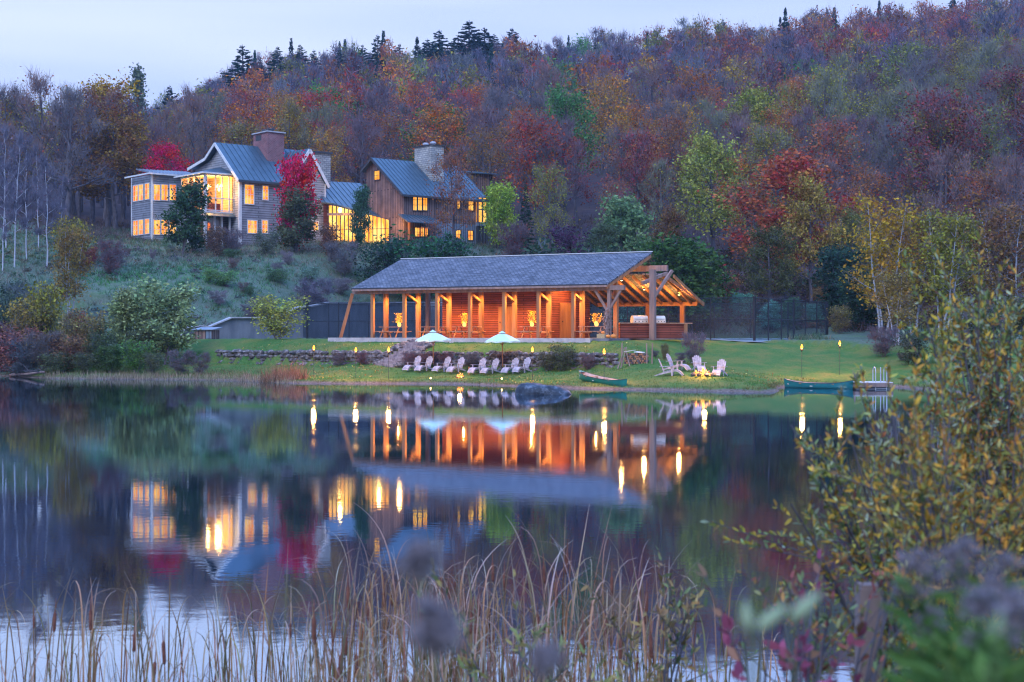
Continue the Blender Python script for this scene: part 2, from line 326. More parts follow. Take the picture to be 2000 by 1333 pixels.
def hgt(x, y):
    x = np.asarray(x, float); y = np.asarray(y, float); shp = x.shape; x = np.atleast_1d(x).ravel(); y = np.atleast_1d(y).ravel()
    u, v = xy2uv(x, y); sd = sdpoly(LAKE, x, y)
    low = np.interp(sd, [-3, -.6, 0, .3, 3.5, 5.2, 8, 12], [-1.6, -.3, -.02, .11, .30, .58, .90, 1.0])
    foot = np.interp(u, [-9, -4.5, 0], [1.66, 1.42, .98]); top = 1.68
    up = top + (2.5 - top) * np.clip((v + 2.9) / 2.1, 0, 1)
    mid = np.where(v > -2.9, up, np.where(v < -3.5, np.minimum(low, foot), foot + (up - foot) * (v + 3.5) / .6))
    mid = np.where(v < -3.5, np.minimum(mid, low + ss(-u, 1, 9) * np.maximum(0, foot - low) * np.clip((v + 9.5) / 6, 0, 1)), mid)
    smooth = np.interp(sd, [-3, -.6, 0, .25, 14, 18], [-1.6, -.3, -.02, .16, 2.25, 2.45])
    k = ss(u, 20.5, 23.5); near = mid * (1 - k) + smooth * k
    left = np.interp(sd, [-3, -.6, 0, .5, 6, 14, 30], [-1.6, -.3, -.02, .15, 1.3, 2.6, 6])
    k = ss(-u, 12, 18) * ss(-v, -3, 6); near = near * (1 - k) + left * k
    k2 = ss(-u, 18, 24); near = near * (1 - k2) + left * k2
    fd = sdpoly(FLATP, u, v)
    wallz = np.where((v > 1) & (u < 3), 1.0, 0.0) * ss(u, -19, -13)
    st = 2.1 * wallz
    hill = np.minimum(np.maximum(zfar(x, y), 0.5), 2.45 + st * ss(fd, .25, .6) + .40 * np.maximum(fd, 0))
    z = np.where(fd > 0, np.where(sd > 0, np.where(y > 92, hill, np.minimum(hill, left)), near), near)
    # left bank beyond the flat ground
    z = np.where((u < -27) & (sd > 0), np.minimum(left, np.maximum(zfar(x, y), left * .4)), z)
    z = np.where((y > 118) & (fd > 6), zfar(x, y) * ss(fd, 6, 16) + z * (1 - ss(fd, 6, 16)), z)
    # near and right-hand bank on the camera's side of the pond
    nb = (y < 66) & (sd > 0)
    z = np.where(nb, np.interp(sd, [0, .4, 3, 8, 40], [-.02, .2, .75, 1.3, 3.2]), z)
    return z.reshape(shp)
def gz(x, y): return float(hgt(np.array([x]), np.array([y]))[0])
def gp(px, Y):
    x = XP(px, Y); return Vector((x, Y, gz(x, Y)))
def gax(a):
    out = [a[0][0]]
    for (s, e, st) in a:
        n = max(1, int(round((e - s) / st))); out += list(s + (e - s) * (np.arange(1, n + 1)) / n)
    return np.array(out)
gx = gax([(-420, -140, 14), (-140, -50, 4), (-50, -30, 1), (-30, 28, .45), (28, 50, 1.2), (50, 140, 4), (140, 420, 14)])
gy = gax([(-30, 0, 4), (0, 16, .8), (16, 64, 2.4), (64, 72, .45), (72, 134, .42), (134, 180, 1.3), (180, 520, 6), (520, 800, 25)])
GX, GY = np.meshgrid(gx, gy); GZ = hgt(GX, GY)
rs = np.random.RandomState(3)
GZ = GZ + np.where(GY > 60, rs.normal(0, 1, GZ.shape), 0) * np.where(sdpoly(LAKE, GX, GY) > .6, .018, 0)
nx, ny = len(gx), len(gy); idx = np.arange(nx * ny).reshape(ny, nx)
quads = np.stack([idx[:-1, :-1], idx[:-1, 1:], idx[1:, 1:], idx[1:, :-1]], -1).reshape(-1, 4)
# ground cover weights painted by place: lawn, rough meadow, wood floor
U_, V_ = xy2uv(GX, GY); SDL = sdpoly(LAKE, GX, GY); FDL = sdpoly(FLATP, U_, V_)
lawn = np.clip(1 - FDL / .6, 0, 1) * np.where(GY > 60, 1, 0) * ss(U_, -22, -17)
court = ((U_ > -13.4) & (U_ < 24.6) & (V_ > 12) & (V_ < 29.9)).astype(float)
wood = ss(GY, 168, 178) * np.where(GX < 6, 1, 0) + np.where(GX >= 6, ss(GY, 118, 126), 0)
lawn = lawn * (1 - court)
shoreb = 1 - ss(SDL, .1, .9)
cols = np.stack([lawn, wood, court], -1)
def ground_mat():
    m, N, L, b = mat('ground'); t = N.new('ShaderNodeTexCoord')
    at = N.new('ShaderNodeAttribute'); at.attribute_name = 'cover'; sp = N.new('ShaderNodeSeparateColor'); L.new(at.outputs['Color'], sp.inputs[0])
    def nz(scale, det=5, st=(1, 1, 1)):
        mp = N.new('ShaderNodeMapping'); mp.inputs['Scale'].default_value = st; n = N.new('ShaderNodeTexNoise'); n.inputs['Scale'].default_value = scale; n.inputs['Detail'].default_value = det; n.inputs['Roughness'].default_value = .65
        L.new(t.outputs['Object'], mp.inputs[0]); L.new(mp.outputs[0], n.inputs['Vector']); return n.outputs['Fac']
    def ramp(f, els):
        r = N.new('ShaderNodeValToRGB'); e = r.color_ramp.elements
        while len(e) < len(els): e.new(.5)
        for k, (p, c) in zip(e, els): k.position = p; k.color = (*c, 1)
        L.new(f, r.inputs[0]); return r.outputs[0]
    def mix(f, a, c, bt='MIX'):
        x = N.new('ShaderNodeMix'); x.data_type = 'RGBA'; x.blend_type = bt
        if isinstance(f, (int, float)): x.inputs[0].default_value = f
        else: L.new(f, x.inputs[0])
        L.new(a, x.inputs[6]); L.new(c, x.inputs[7]); return x.outputs[2]
    fine = nz(9, 4); mid = nz(.55, 5); big = nz(.16, 4)
    grass = mix(.45, ramp(mid, [(.3, (.035, .13, .035)), (.45, (.07, .16, .04)), (.62, (.20, .18, .055))]), ramp(fine, [(.3, (.02, .07, .02)), (.55, (.07, .16, .04)), (.75, (.24, .24, .08))]))
    meadow = mix(.5, ramp(nz(.5, 6), [(.3, (.05, .14, .06)), (.5, (.10, .16, .09)), (.7, (.08, .21, .045))]), ramp(nz(5, 5), [(.3, (.05, .075, .07)), (.7, (.19, .19, .20))]))
    floor = mix(.5, ramp(nz(1.2, 6), [(.3, (.05, .04, .05)), (.7, (.13, .085, .08))]), ramp(nz(.2, 4), [(.3, (.05, .04, .06)), (.7, (.10, .07, .07))]))
    crt = ramp(big, [(.3, (.20, .27, .30)), (.7, (.26, .33, .36))])
    c = mix(sp.outputs[0], meadow, grass); c = mix(sp.outputs[1], c, floor); c = mix(sp.outputs[2], c, crt)
    # bare wet mud where the ground dips to the waterline
    gm = N.new('ShaderNodeNewGeometry'); sz = N.new('ShaderNodeSeparateXYZ'); L.new(gm.outputs['Position'], sz.inputs[0])
    ad = N.new('ShaderNodeMath'); ad.operation = 'MULTIPLY_ADD'; L.new(mid, ad.inputs[0]); ad.inputs[1].default_value = .25; L.new(sz.outputs[2], ad.inputs[2])
    mr = N.new('ShaderNodeMapRange'); mr.inputs['From Min'].default_value = .19; mr.inputs['From Max'].default_value = .29; L.new(ad.outputs[0], mr.inputs[0])
    mud = ramp(fine, [(.3, (.09, .065, .055)), (.7, (.26, .20, .18))])
    c = mix(mr.outputs[0], mud, c)
    L.new(c, b.inputs['Base Color']); b.inputs['Roughness'].default_value = .95; b.inputs['Specular IOR Level'].default_value = .1
    bp = N.new('ShaderNodeBump'); bp.inputs['Strength'].default_value = .8; bp.inputs['Distance'].default_value = .06; L.new(fine, bp.inputs['Height']); L.new(bp.outputs[0], b.inputs['Normal'])
    return m
me = npmesh('ground', np.stack([GX, GY, GZ], -1).reshape(-1, 3), quads, [ground_mat()], smooth=True)
ca = me.color_attributes.new('cover', 'FLOAT_COLOR', 'POINT'); cc = np.ones((nx * ny, 4), np.float32); cc[:, :3] = cols.reshape(-1, 3); ca.data.foreach_set('color', cc.ravel())
tag(link('ground', me), 'grassy lawn, rough hillside and wooded ridge around the pond', kind='structure')
# ------------------------------------------------------------ pond
def water_mat():
    m, N, L, b = mat('pond_water'); N.remove(b); out = N['Material Output']
    t = N.new('ShaderNodeTexCoord')
    mp = N.new('ShaderNodeMapping'); mp.inputs['Scale'].default_value = (.7, 1, 1); L.new(t.outputs['Object'], mp.inputs[0])
    n = N.new('ShaderNodeTexNoise'); n.inputs['Scale'].default_value = 4.5; n.inputs['Detail'].default_value = 3; L.new(mp.outputs[0], n.inputs['Vector'])
    n2 = N.new('ShaderNodeTexNoise'); n2.inputs['Scale'].default_value = .25; n2.inputs['Detail'].default_value = 2; L.new(mp.outputs[0], n2.inputs['Vector'])
    bp = N.new('ShaderNodeBump'); bp.inputs['Strength'].default_value = .07; bp.inputs['Distance'].default_value = .012; L.new(n.outputs['Fac'], bp.inputs['Height'])
    g = N.new('ShaderNodeBsdfGlossy'); g.inputs['Color'].default_value = (.80, .90, 1.0, 1); g.inputs['Roughness'].default_value = .055;
    rr = N.new('ShaderNodeMapRange'); rr.inputs['From Min'].default_value = .4; rr.inputs['From Max'].default_value = .65; rr.inputs['To Min'].default_value = .018; rr.inputs['To Max'].default_value = .06
    L.new(n2.outputs['Fac'], rr.inputs[0]); L.new(rr.outputs[0], g.inputs['Roughness'])
    L.new(bp.outputs[0], g.inputs['Normal'])
    d = N.new('ShaderNodeBsdfDiffuse'); d.inputs['Color'].default_value = (.008, .02, .035, 1)
    fr = N.new('ShaderNodeFresnel'); fr.inputs['IOR'].default_value = 1.33
    mr = N.new('ShaderNodeMapRange'); mr.inputs['From Min'].default_value = 0; mr.inputs['From Max'].default_value = .9; mr.inputs['To Min'].default_value = .66; mr.inputs['To Max'].default_value = .98
    L.new(fr.outputs[0], mr.inputs[0])
    mx = N.new('ShaderNodeMixShader'); L.new(mr.outputs[0], mx.inputs[0]); L.new(d.outputs[0], mx.inputs[1]); L.new(g.outputs[0], mx.inputs[2]); L.new(mx.outputs[0], out.inputs[0])
    return m
me = npmesh('water', np.array([(-230, 3, 0), (40, 3, 0), (40, 120, 0), (-230, 120, 0)]), np.array([(0, 1, 2, 3)]), [water_mat()])
tag(link('water', me), 'still dark pond mirroring the lodge and the autumn wood', kind='structure')
# ------------------------------------------------------------ open timber pavilion
FZ = 2.64
pav = empty('pavilion', (PO.x, PO.y, 0), TH, 'long open timber pavilion with grey shingle roof above the lawn', 'pavilion')
LE = 18.93
def zpav(py, u, v):
    x, y = uv2xy(u, v); return ZP(py, y)
# shingled front slope and back slope
RZ0, RZ1, RV = 6.15, 8.2, 5.4
m = MB(); m.slab([(-.25, -.35, RZ0 - .13), (LE + .0, -.35, RZ0 - .13), (LE + .55, RV + .15, RZ1 + .05), (-.05, RV + .15, RZ1 + .05)], .09)
m.build('roof', M['shingle'], pav)
BZ0, BZ1 = 6.85, 5.08
m = MB(); m.slab([(6.5, 5.15, BZ0), (LE + 1.5, 5.15, BZ0), (LE + 2.2, 10.6, BZ1), (6.5, 10.6, BZ1)], .09)
m.build('roof', M['shingle'], pav)
# eave fascia and ridge cap
m = MB(); m.bar((-.2, -.33, RZ0 - .27), (LE, -.33, RZ0 - .27), .05, .12); m.build('fascia', M['greytimber'], pav)
m = MB(); m.bar((-.05, RV + .17, RZ1 + .1), (LE + .55, RV + .17, RZ1 + .1), .12, .05); m.build('ridge_cap', M['white'], pav)
# rafters under both slopes
for i in range(26):
    u = .3 + i * (LE - .4) / 25
    m = MB(); m.bar((u, -.25, RZ0 - .30), (u, RV, RZ1 - .17), .09, .18); m.build('rafter', M['timber'], pav)
for i in range(12):
    u = 13.2 + i * .72
    m = MB(); m.bar((u, 5.2, BZ0 - .20), (u + .03, 10.5, BZ1 - .20), .10, .20); m.build('rafter', M['timber'], pav)
m = MB(); m.bar((LE + 1.55, 5.2, BZ0 - .16), (LE + 2.2, 10.6, BZ1 - .16), .06, .24); m.build('rake_board', M['timber'], pav)
m = MB(); m.bar((LE - .03, -.3, RZ0 - .34), (LE + .5, RV, RZ1 - .21), .06, .2); m.build('rake_board', M['timber'], pav)
# beams
zb = 5.78
def beam(p, q, w, h, mt='timber'): m = MB(); m.bar(p, q, w, h); return m.build('beam', M[mt], pav)
beam((-.4, .12, zb), (LE + 1.0, .12, zb), .22, .30, 'greytimber')
beam((-.2, 1.65, zb + .28), (LE - .2, 1.65, zb + .28), .2, .28)
beam((4, 5.45, 7.18), (LE + 1.65, 5.45, 7.18), .30, .38, 'greytimber')
beam((13.4, 10.2, 4.95), (LE + 1.9, 10.2, 4.95), .22, .28)
beam((0, 5.45, 7.0), (5, 5.45, 7.0), .2, .28)
# front posts with knee braces
fpx = [728, 790, 854, 918, 985, 1052, 1120, 1190]
def post(px, v, z1, s=.21, mt='timber', z0=FZ, name='post'):
    u = u_at(px, v); m = MB(); m.box(u - s / 2, u + s / 2, v - s / 2, v + s / 2, z0, z1); m.build(name, M[mt], pav); return u
FU = []
for px in fpx: FU.append(post(px, .12, zb - .15, .21, 'greytimber' if px == 1190 else 'timber'))
def brace(p, q, s=.13, mt='timber'): m = MB(); m.bar(p, q, s, s); m.build('brace', M[mt], pav)
brace((FU[-1] - .95, .12, zb - .15), (FU[-1] - .08, .12, zb - 1.5), .14, 'greytimber'); brace((FU[-1] + .80, .12, zb - .15), (FU[-1] + .08, .12, zb - 1.25), .14, 'greytimber')
ipx = [754, 817, 877, 940, 1005, 1072, 1137, 1203]; IU = []
for px in ipx: IU.append(post(px, 1.65, zb + .14, .26))
for u in IU[1:]:
    brace((u, 1.52, FZ + 2.45), (u - .1, .2, zb - .1), .13)
post(836, 5.3, 6.9, .26, 'greytimber'); 
# gable end: tall post carrying the ridge beam on two struts
ug = u_at(1275, 3.2)
m = MB(); m.box(ug - .17, ug + .17, 3.03, 3.37, FZ - .1, 7.0); m.build('post', M['greytimber'], pav)
brace((ug - .06, 3.2, FZ + 2.6), (ug - .9, 4.9, 6.98), .17, 'greytimber'); brace((ug + .06, 3.2, FZ + 2.6), (ug + .75, 4.6, 6.98), .17, 'greytimber')
beam((ug - .75, 3.2, 6.15), (ug + .05, 5.4, 6.85), .2, .2, 'greytimber')
ub = u_at(1333, 9.9); m = MB(); m.box(ub - .14, ub + .14, 9.76, 10.04, FZ, 4.83); m.build('post', M['timber'], pav)
ub = u_at(1266, 9.9); m = MB(); m.box(ub - .14, ub + .14, 9.76, 10.04, FZ, 4.83); m.build('post', M['timber'], pav)
# leaning prop at the left end
m = MB(); m.bar((-.45, .1, zb - .1), (-1.05, -.5, FZ - .08), .2, .2); m.build('leaning_prop', M['timber'], pav)
# enclosed room
RU0, RU1, RVF, RVB = u_at(864, 3.2), u_at(1076, 3.2), 3.2, 9.2
m = MB(); m.prism([(RU0, RVF, FZ), (RU1, RVF, FZ), (RU1, RVF, 7.3), (RU0, RVF, 7.3)], (0, .15, 0)); m.build('wall', M['clap_red'], pav)
m = MB(); m.prism([(RU1 + .002, RVF + .002, FZ), (RU1 + .002, RVB, FZ), (RU1 + .002, RVB, 5.2), (RU1 + .002, 5.3, 6.5), (RU1 + .002, RVF + .002, 7.0)], (-.15, 0, 0)); m.build('wall', M['clap_red'], pav)
m = MB(); m.prism([(RU0 - .002, RVF + .002, FZ), (RU0 - .002, RVB, FZ), (RU0 - .002, RVB, 5.4), (RU0 - .002, RVF + .002, 6.9)], (.15, 0, 0)); m.build('wall', M['clap_red'], pav)
m = MB(); m.prism([(RU0 + .16, RVB - .15, FZ), (RU1 - .16, RVB - .15, FZ), (RU1 - .16, RVB - .15, 5.2), (RU0 + .16, RVB - .15, 5.2)], (0, .14, 0)); m.build('wall', M['clap_red'], pav)
def vend(px):     # v on the room's right end wall
    r = (px - 1000) / FPX; x0, y0 = PO.x + RU1 * CA, PO.y + RU1 * SA
    return (x0 - r * y0) / (SA + r * CA)
va, vb = vend(1094), vend(1115)
m = MB(); m.box(RU1 + .003, RU1 + .05, va - .08, vb + .08, FZ, FZ + 2.35); m.build('door_frame', M['timber'], pav)
m = MB(); m.box(RU1 + .052, RU1 + .085, va, vb, FZ + .02, FZ + 2.25); dr = m.build('door', M['timber'], pav)
m = MB(); m.box(RU1 + .086, RU1 + .13, va + .14, va + .22, FZ + 1.05, FZ + 1.14); m.build('handle', M['darktrim'], dr)
ud0, ud1 = u_at(974, RVF), u_at(1000, RVF)
m = MB(); m.box(ud0, ud1, RVF - .05, RVF - .003, FZ, FZ + 2.1); dr = m.build('door', M['timber'], pav)
m = MB(); m.box(ud0 + .1, ud0 + .18, RVF - .09, RVF - .052, FZ + 1.0, FZ + 1.1); m.build('handle', M['darktrim'], dr)
# floor slab with stone edge
m = MB(); m.box(-1.6, LE + .3, -.75, 11.2, FZ - .9, FZ); m.build('floor_slab', M['concrete'], pav)
m = MB(); m.box(-1.65, LE - .8, -1.1, -.752, FZ - .6, FZ + .01); m.build('stone_edge', M['slabstone'], pav)
# serving counter with cladding at the right end
c0, c1 = u_at(1211, 1.9), u_at(1336, 5.1)
cp0, cp1 = (c0, 1.9), (c1, 5.1)
dv = Vector((cp1[0] - cp0[0], cp1[1] - cp0[1], 0)); dn = Vector((-dv.y, dv.x, 0)).normalized()
ctr = empty('serving_counter', (PO.x, PO.y, 0), TH, 'long red boarded serving counter at the open right end of the pavilion', 'counter')
a = Vector((*cp0, FZ)); b = Vector((*cp1, FZ))
m = MB(); m.prism([a, b, b + Vector((0, 0, .92)), a + Vector((0, 0, .92))], dn * .55); m.build('body', M['clap_red'], ctr)
m = MB(); m.slab([a - dn * .1 + Vector((0, 0, .99)) , b - dn * .1 + dv.normalized() * .55 + Vector((0, 0, .99)), b + dn * .75 + dv.normalized() * .55 + Vector((0, 0, .99)), a + dn * .75 + Vector((0, 0, .99))], .06); m.build('worktop', M['table'], ctr)
m = MB(); m.bar(b - dn * .02 + dv.normalized() * .12, b - dn * .02 + dv.normalized() * .12 + Vector((0, 0, .925)), .2, .2); m.build('leg', M['timber'], ctr)
# two stainless grills
def grill(px0, px1, lbl):
    s0 = s1 = None
    def sp(px):
        r = (px - 1000) / FPX; lo, hi = 0.0, 1.4
        for _ in range(40):
            mid = (lo + hi) / 2; u, v = cp0[0] + dv.x * mid, cp0[1] + dv.y * mid; x, y = uv2xy(u, v)
            if x / y < r: lo = mid
            else: hi = mid
        return mid * dv.length
    s0, s1 = sp(px0), sp(px1); W = s1 - s0; q = dv.normalized(); o = a + q * s0 + Vector((0, 0, 1.0)) + dn * .05
    x, y = uv2xy(o.x, o.y); g = empty('grill', (x, y, FZ + .992), TH + math.atan2(dv.y, dv.x), lbl, 'grill', 'stainless grills on the counter')
    m = MB(); m.box(0, W, .02, .55, 0, .14); m.build('body', M['steel'], g)
    pr = [(.02, .142), (.03, .30), (.10, .40), (.22, .45), (.36, .45), (.48, .38), (.54, .25), (.55, .142)]
    m = MB(); m.prism([(.01, y_, z_) for y_, z_ in pr], (W - .02, 0, 0)); h = m.build('hood', M['steel'], g)
    m = MB(); m.tube((.1, -.035, .22), (W - .1, -.035, .22), .018); m.box(.12, .15, -.03, .03, .205, .235); m.box(W - .15, W - .12, -.03, .03, .205, .235); m.build('handle', M['alu'], h)
    for i in range(4):
        m = MB(); m.tube((W * (i + .5) / 4, .018, .07), (W * (i + .5) / 4, -.02, .07), .03, n=8); m.build('knob', M['darktrim'], g)
grill(1238, 1267, 'closed stainless grill left of the thick dark gable post'); grill(1279, 1301, 'closed stainless grill right of the thick dark gable post')
# warm lamps under the roof
def lamp(u, v, z, power, label, r=.10, cone=150, point=False, vis=True):
    x, y = uv2xy(u, v)
    if vis:
        e = empty('downlight', (x, y, z), 0, label, 'lamp', 'small round lamps under the pavilion roof')
        m = MB(); m.lathe([(.05, .10), (.09, .09), (.10, .0), (.085, .0)], n=10); m.build('shade', M['lampmetal'], e)
        m = MB(); m.blob((0, 0, .0), .06, .06, .035, random.Random(1), 8, 5, 0); m.build('bulb', M['bulb'], e)
    ld = bpy.data.lights.new('pavilion_lamp', 'POINT' if point else 'SPOT'); ld.energy = power; ld.color = (1, .43, .10)
    if not point: ld.spot_size = radians(cone); ld.spot_blend = .6
    ld.shadow_soft_size = r
    lo = bpy.data.objects.new('pavilion_lamp', ld); COL.objects.link(lo); lo.location = (x, y, z - .06)
    return lo
wds = ['first', 'second', 'third', 'fourth', 'fifth', 'sixth', 'seventh']
for i in range(7):
    lamp((IU[i] + IU[i + 1]) / 2 - .4, .95, zb + .10, 760, f'{wds[i]} lamp from the left in the front row under the pavilion roof')
lamp(RU1 + 1.1, 4.4, 6.35, 420, point=True, label='lamp beside the lit door at the end of the pavilion room')
lamp(u_at(1258, 6.6), 6.6, 5.85, 280, point=True, label='lamp on the rafters above the left grill')
lamp(u_at(1326, 7.6), 7.6, 5.5, 300, point=True, label='lamp on the rafters nearest the right corner of the pavilion')
lamp(u_at(1214, 3.2), 3.2, 6.35, 150, point=True, label='lamp high under the ridge beside the corn stalks')
# picnic tables
def make_table():
    r = empty('picnic_table', (0, 0, 0))
    for k in range(5): m = MB(); m.box(-.95, .95, -.36 + k * .15, -.23 + k * .15, .72, .76); m.build('top_board', M['table'], r)
    for s in (-1, 1): m = MB(); m.box(-.95, .95, s * .72 - .13, s * .72 + .13, .42, .46); m.build('bench', M['table'], r)
    for sx in (-.62, .62):
        for s in (-1, 1): m = MB(); m.bar((sx, s * .22, .72), (sx, s * .68, 0), .09, .04, (1, 0, 0)); m.build('leg', M['table'], r)
        m = MB(); m.bar((sx + .05, -.85, .39), (sx + .05, .85, .39), .04, .1); m.build('crossbar', M['table'], r)
    return reg(r)
T0 = make_table(); tl = ['leftmost', 'second', 'third', 'fourth', 'rightmost']; tpx = [768, 850, 912, 1045, 1160]
tlab = ['picnic table at the left open end of the pavilion', 'picnic table behind the left teal parasol', 'picnic table between the two teal parasols', 'picnic table with the tallest lit bouquet right of the right parasol', 'picnic table beside the corn stalks and pumpkins']
pots = []
for i, px in enumerate(tpx):
    v = .95; u = u_at(px, v); x, y = uv2xy(u, v)
    t = T0 if i == 0 else dup(T0, (0, 0, 0))
    t.location = (x, y, FZ); t.rotation_euler = (0, 0, TH); tag(t, tlab[i], 'picnic table', 'picnic tables under the pavilion roof')
# lit bouquets of autumn leaves on the tables
def bouquet(px, top, wpx, lbl, v=.9):
    u = u_at(px, v); x, y = uv2xy(u, v); rng = random.Random(px); h = ZP(top, y) - (FZ + .76); w_ = wpx / FPX * y / 2
    e = empty('bouquet', (x, y, FZ + .761), 0, lbl, 'bouquet', 'autumn leaf bouquets on the picnic tables')
    m = MB(); m.lathe([(.08, 0), (.13, .08), (.12, .2), (.07, .26), (.08, .29)], n=12); m.build('vase', M['vase'], e, True)
    m = MB()
    for k in range(14): m.tube((rng.uniform(-.03, .03), rng.uniform(-.03, .03), .2), (rng.uniform(-1, 1) * w_ * .8, rng.uniform(-1, 1) * w_ * .8, .3 + rng.random() * (h - .35)), .008, .004, 3)
    m.build('stems', M['bark'], e)
    m = MB()
    for k in range(170):
        t_ = rng.random(); c = Vector((rng.gauss(0, .45) * w_, rng.gauss(0, .45) * w_, .22 + t_ * (h - .22)))
        d = Vector((rng.uniform(-1, 1), rng.uniform(-1, 1), rng.uniform(-1, 1))).normalized(); n_ = d.orthogonal().normalized() * .035
        m.add([c - d * .06, c + n_, c + d * .06, c - n_], [(0, 1, 2, 3)])
    o = m.build('leaves', M['bleaf'], e)
    e2 = bpy.data.lights.new('vase_light', 'POINT'); e2.energy = 14; e2.color = (1, .55, .18); e2.shadow_soft_size = .05
    l = bpy.data.objects.new('bouquet_light', e2); COL.objects.link(l); l.location = (x - .05, y - .25, FZ + 1.0)  # bare warm point light just in front of the bouquet, no candle modelled
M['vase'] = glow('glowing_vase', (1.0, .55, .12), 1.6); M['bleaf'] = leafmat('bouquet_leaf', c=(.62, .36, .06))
bouquet(780, 612, 22, 'round bouquet of golden leaves on the leftmost picnic table'); bouquet(907, 612, 16, 'small orange bouquet on the table between the two parasols')
bouquet(1039, 607, 18, 'tall pointed bouquet in a brightly glowing vase near the room corner'); bouquet(1165, 612, 26, 'bushy bouquet on the table beside the corn stalks')
# corn stalks, straw bale and pumpkins round the right front post
x, y = uv2xy(FU[-1] - .05, -.16)
cs = MB(); rng = random.Random(4)
for k in range(34):
    an = rng.uniform(0, 2 * pi); r0 = rng.uniform(.1, .32); p = [Vector((r0 * cos(an), r0 * sin(an) * .6 - .06, 0))]; hh = rng.uniform(1.3, 1.95)
    q = Vector((.12 * cos(an) + rng.uniform(-.1, .1), .12 * sin(an) - .06, hh)); cs.tube(p[0], q, .016, .01, 4)
    for j in range(5):
        c = p[0].lerp(q, rng.uniform(.2, 1)); d = Vector((rng.uniform(-1, 1), rng.uniform(-1, 1), rng.uniform(-.3, .5))).normalized() * rng.uniform(.18, .4); n_ = Vector((0, 0, 1)).cross(d).normalized() * .025
        cs.add([c - n_, c + d * .5 + Vector((0, 0, .05)) - n_, c + d - Vector((0, 0, .1)), c + d * .5 + Vector((0, 0, .05)) + n_, c + n_], [(0, 1, 2, 3, 4)])
cso = cs.build('corn_stalks', M['corn']); cso.location = (x, y, FZ); tag(cso, 'tied sheaf of dry corn stalks around the right front post', 'corn stalks')
def bale(px, v, w_, h_, lbl, z=0):
    u = u_at(px, v); x, y = uv2xy(u, v); m = MB(); rng = random.Random(px)
    m.box(-w_ / 2, w_ / 2, -.22, .22, .0, h_)
    for k in range(160):
        c = Vector((rng.uniform(-w_ / 2, w_ / 2), rng.choice([-.22, .22]), rng.uniform(0, h_))) if rng.random() < .6 else Vector((rng.uniform(-w_ / 2, w_ / 2), rng.uniform(-.22, .22), h_))
        d = Vector((rng.uniform(-1, 1), rng.uniform(-.4, .4), rng.uniform(-.5, .5))).normalized() * .07; n_ = Vector((0, .3, 1)).normalized() * .008
        m.add([c - d - n_, c + d, c - d + n_], [(0, 1, 2)])
    o = m.build('straw_bale', M['straw']); o.location = (x, y, FZ + .002 + z); o.rotation_euler = (0, 0, TH); tag(o, lbl, 'straw bale')
bale(1176, -.42, .52, .26, 'straw bale on the stone edge carrying one pumpkin'); 
def pumpkin(px, v, z, r, lbl):
    u = u_at(px, v); x, y = uv2xy(u, v); e = empty('pumpkin', (x, y, FZ + z), 0, lbl, 'pumpkin', 'orange pumpkins by the corn stalks'); vs = []; fs = []; n, k = 20, 8
    m = MB()
    for i in range(k + 1):
        ph = -pi / 2 + pi * i / k
        for j in range(n): a_ = 2 * pi * j / n; q = r * (1 - .09 * abs(sin(a_ * 4))) * cos(ph) + .001; vs.append((q * cos(a_), q * sin(a_), r * .74 * (1 + sin(ph)) ))
    for i in range(k):
        for j in range(n): fs.append((i * n + j, i * n + (j + 1) % n, (i + 1) * n + (j + 1) % n, (i + 1) * n + j))
    m.add(vs, fs); m.build('body', M['pumpkin'], e, True); m = MB(); m.tube((0, 0, r * 1.42), (.02, 0, r * 1.75), r * .14, r * .09, 6); m.build('stem', M['straw'], e)
pumpkin(1178, -.42, .262, .12, 'small pumpkin on top of the straw bale'); pumpkin(1188, -.55, .012, .15, 'pumpkin on the stone edge just right of the straw bale'); pumpkin(1198, -.6, .012, .17, 'largest pumpkin, rightmost beside the right front post')
# ------------------------------------------------------------ houses on the hill
HA = radians(40)
class Fr:
    def __init__(s, px, Y, ang=HA): s.x = XP(px, Y); s.y = Y; s.c = cos(ang); s.s = sin(ang); s.ang = ang
    def xy(s, u, v): return s.x + u * s.c - v * s.s, s.y + u * s.s + v * s.c
    def u(s, px, v): r = (px - 1000) / FPX; return (r * (s.y + v * s.c) - (s.x - v * s.s)) / (s.c - r * s.s)
    def v(s, px, u): r = (px - 1000) / FPX; return (s.x + u * s.c - r * (s.y + u * s.s)) / (s.s + r * s.c)
    def z(s, py, u, v): return ZP(py, s.xy(u, v)[1])
def seams(m, p00, p10, p01, p11, n, w=.04, h=.06):
    """raised standing seams from the eave (p0*) to the ridge (p1*)"""
    for i in range(n + 1):
        t = i / n; a = Vector(p00).lerp(Vector(p01), t); b = Vector(p10).lerp(Vector(p11), t); m.bar(a + Vector((0, 0, h / 2)), b + Vector((0, 0, h / 2)), w, h)
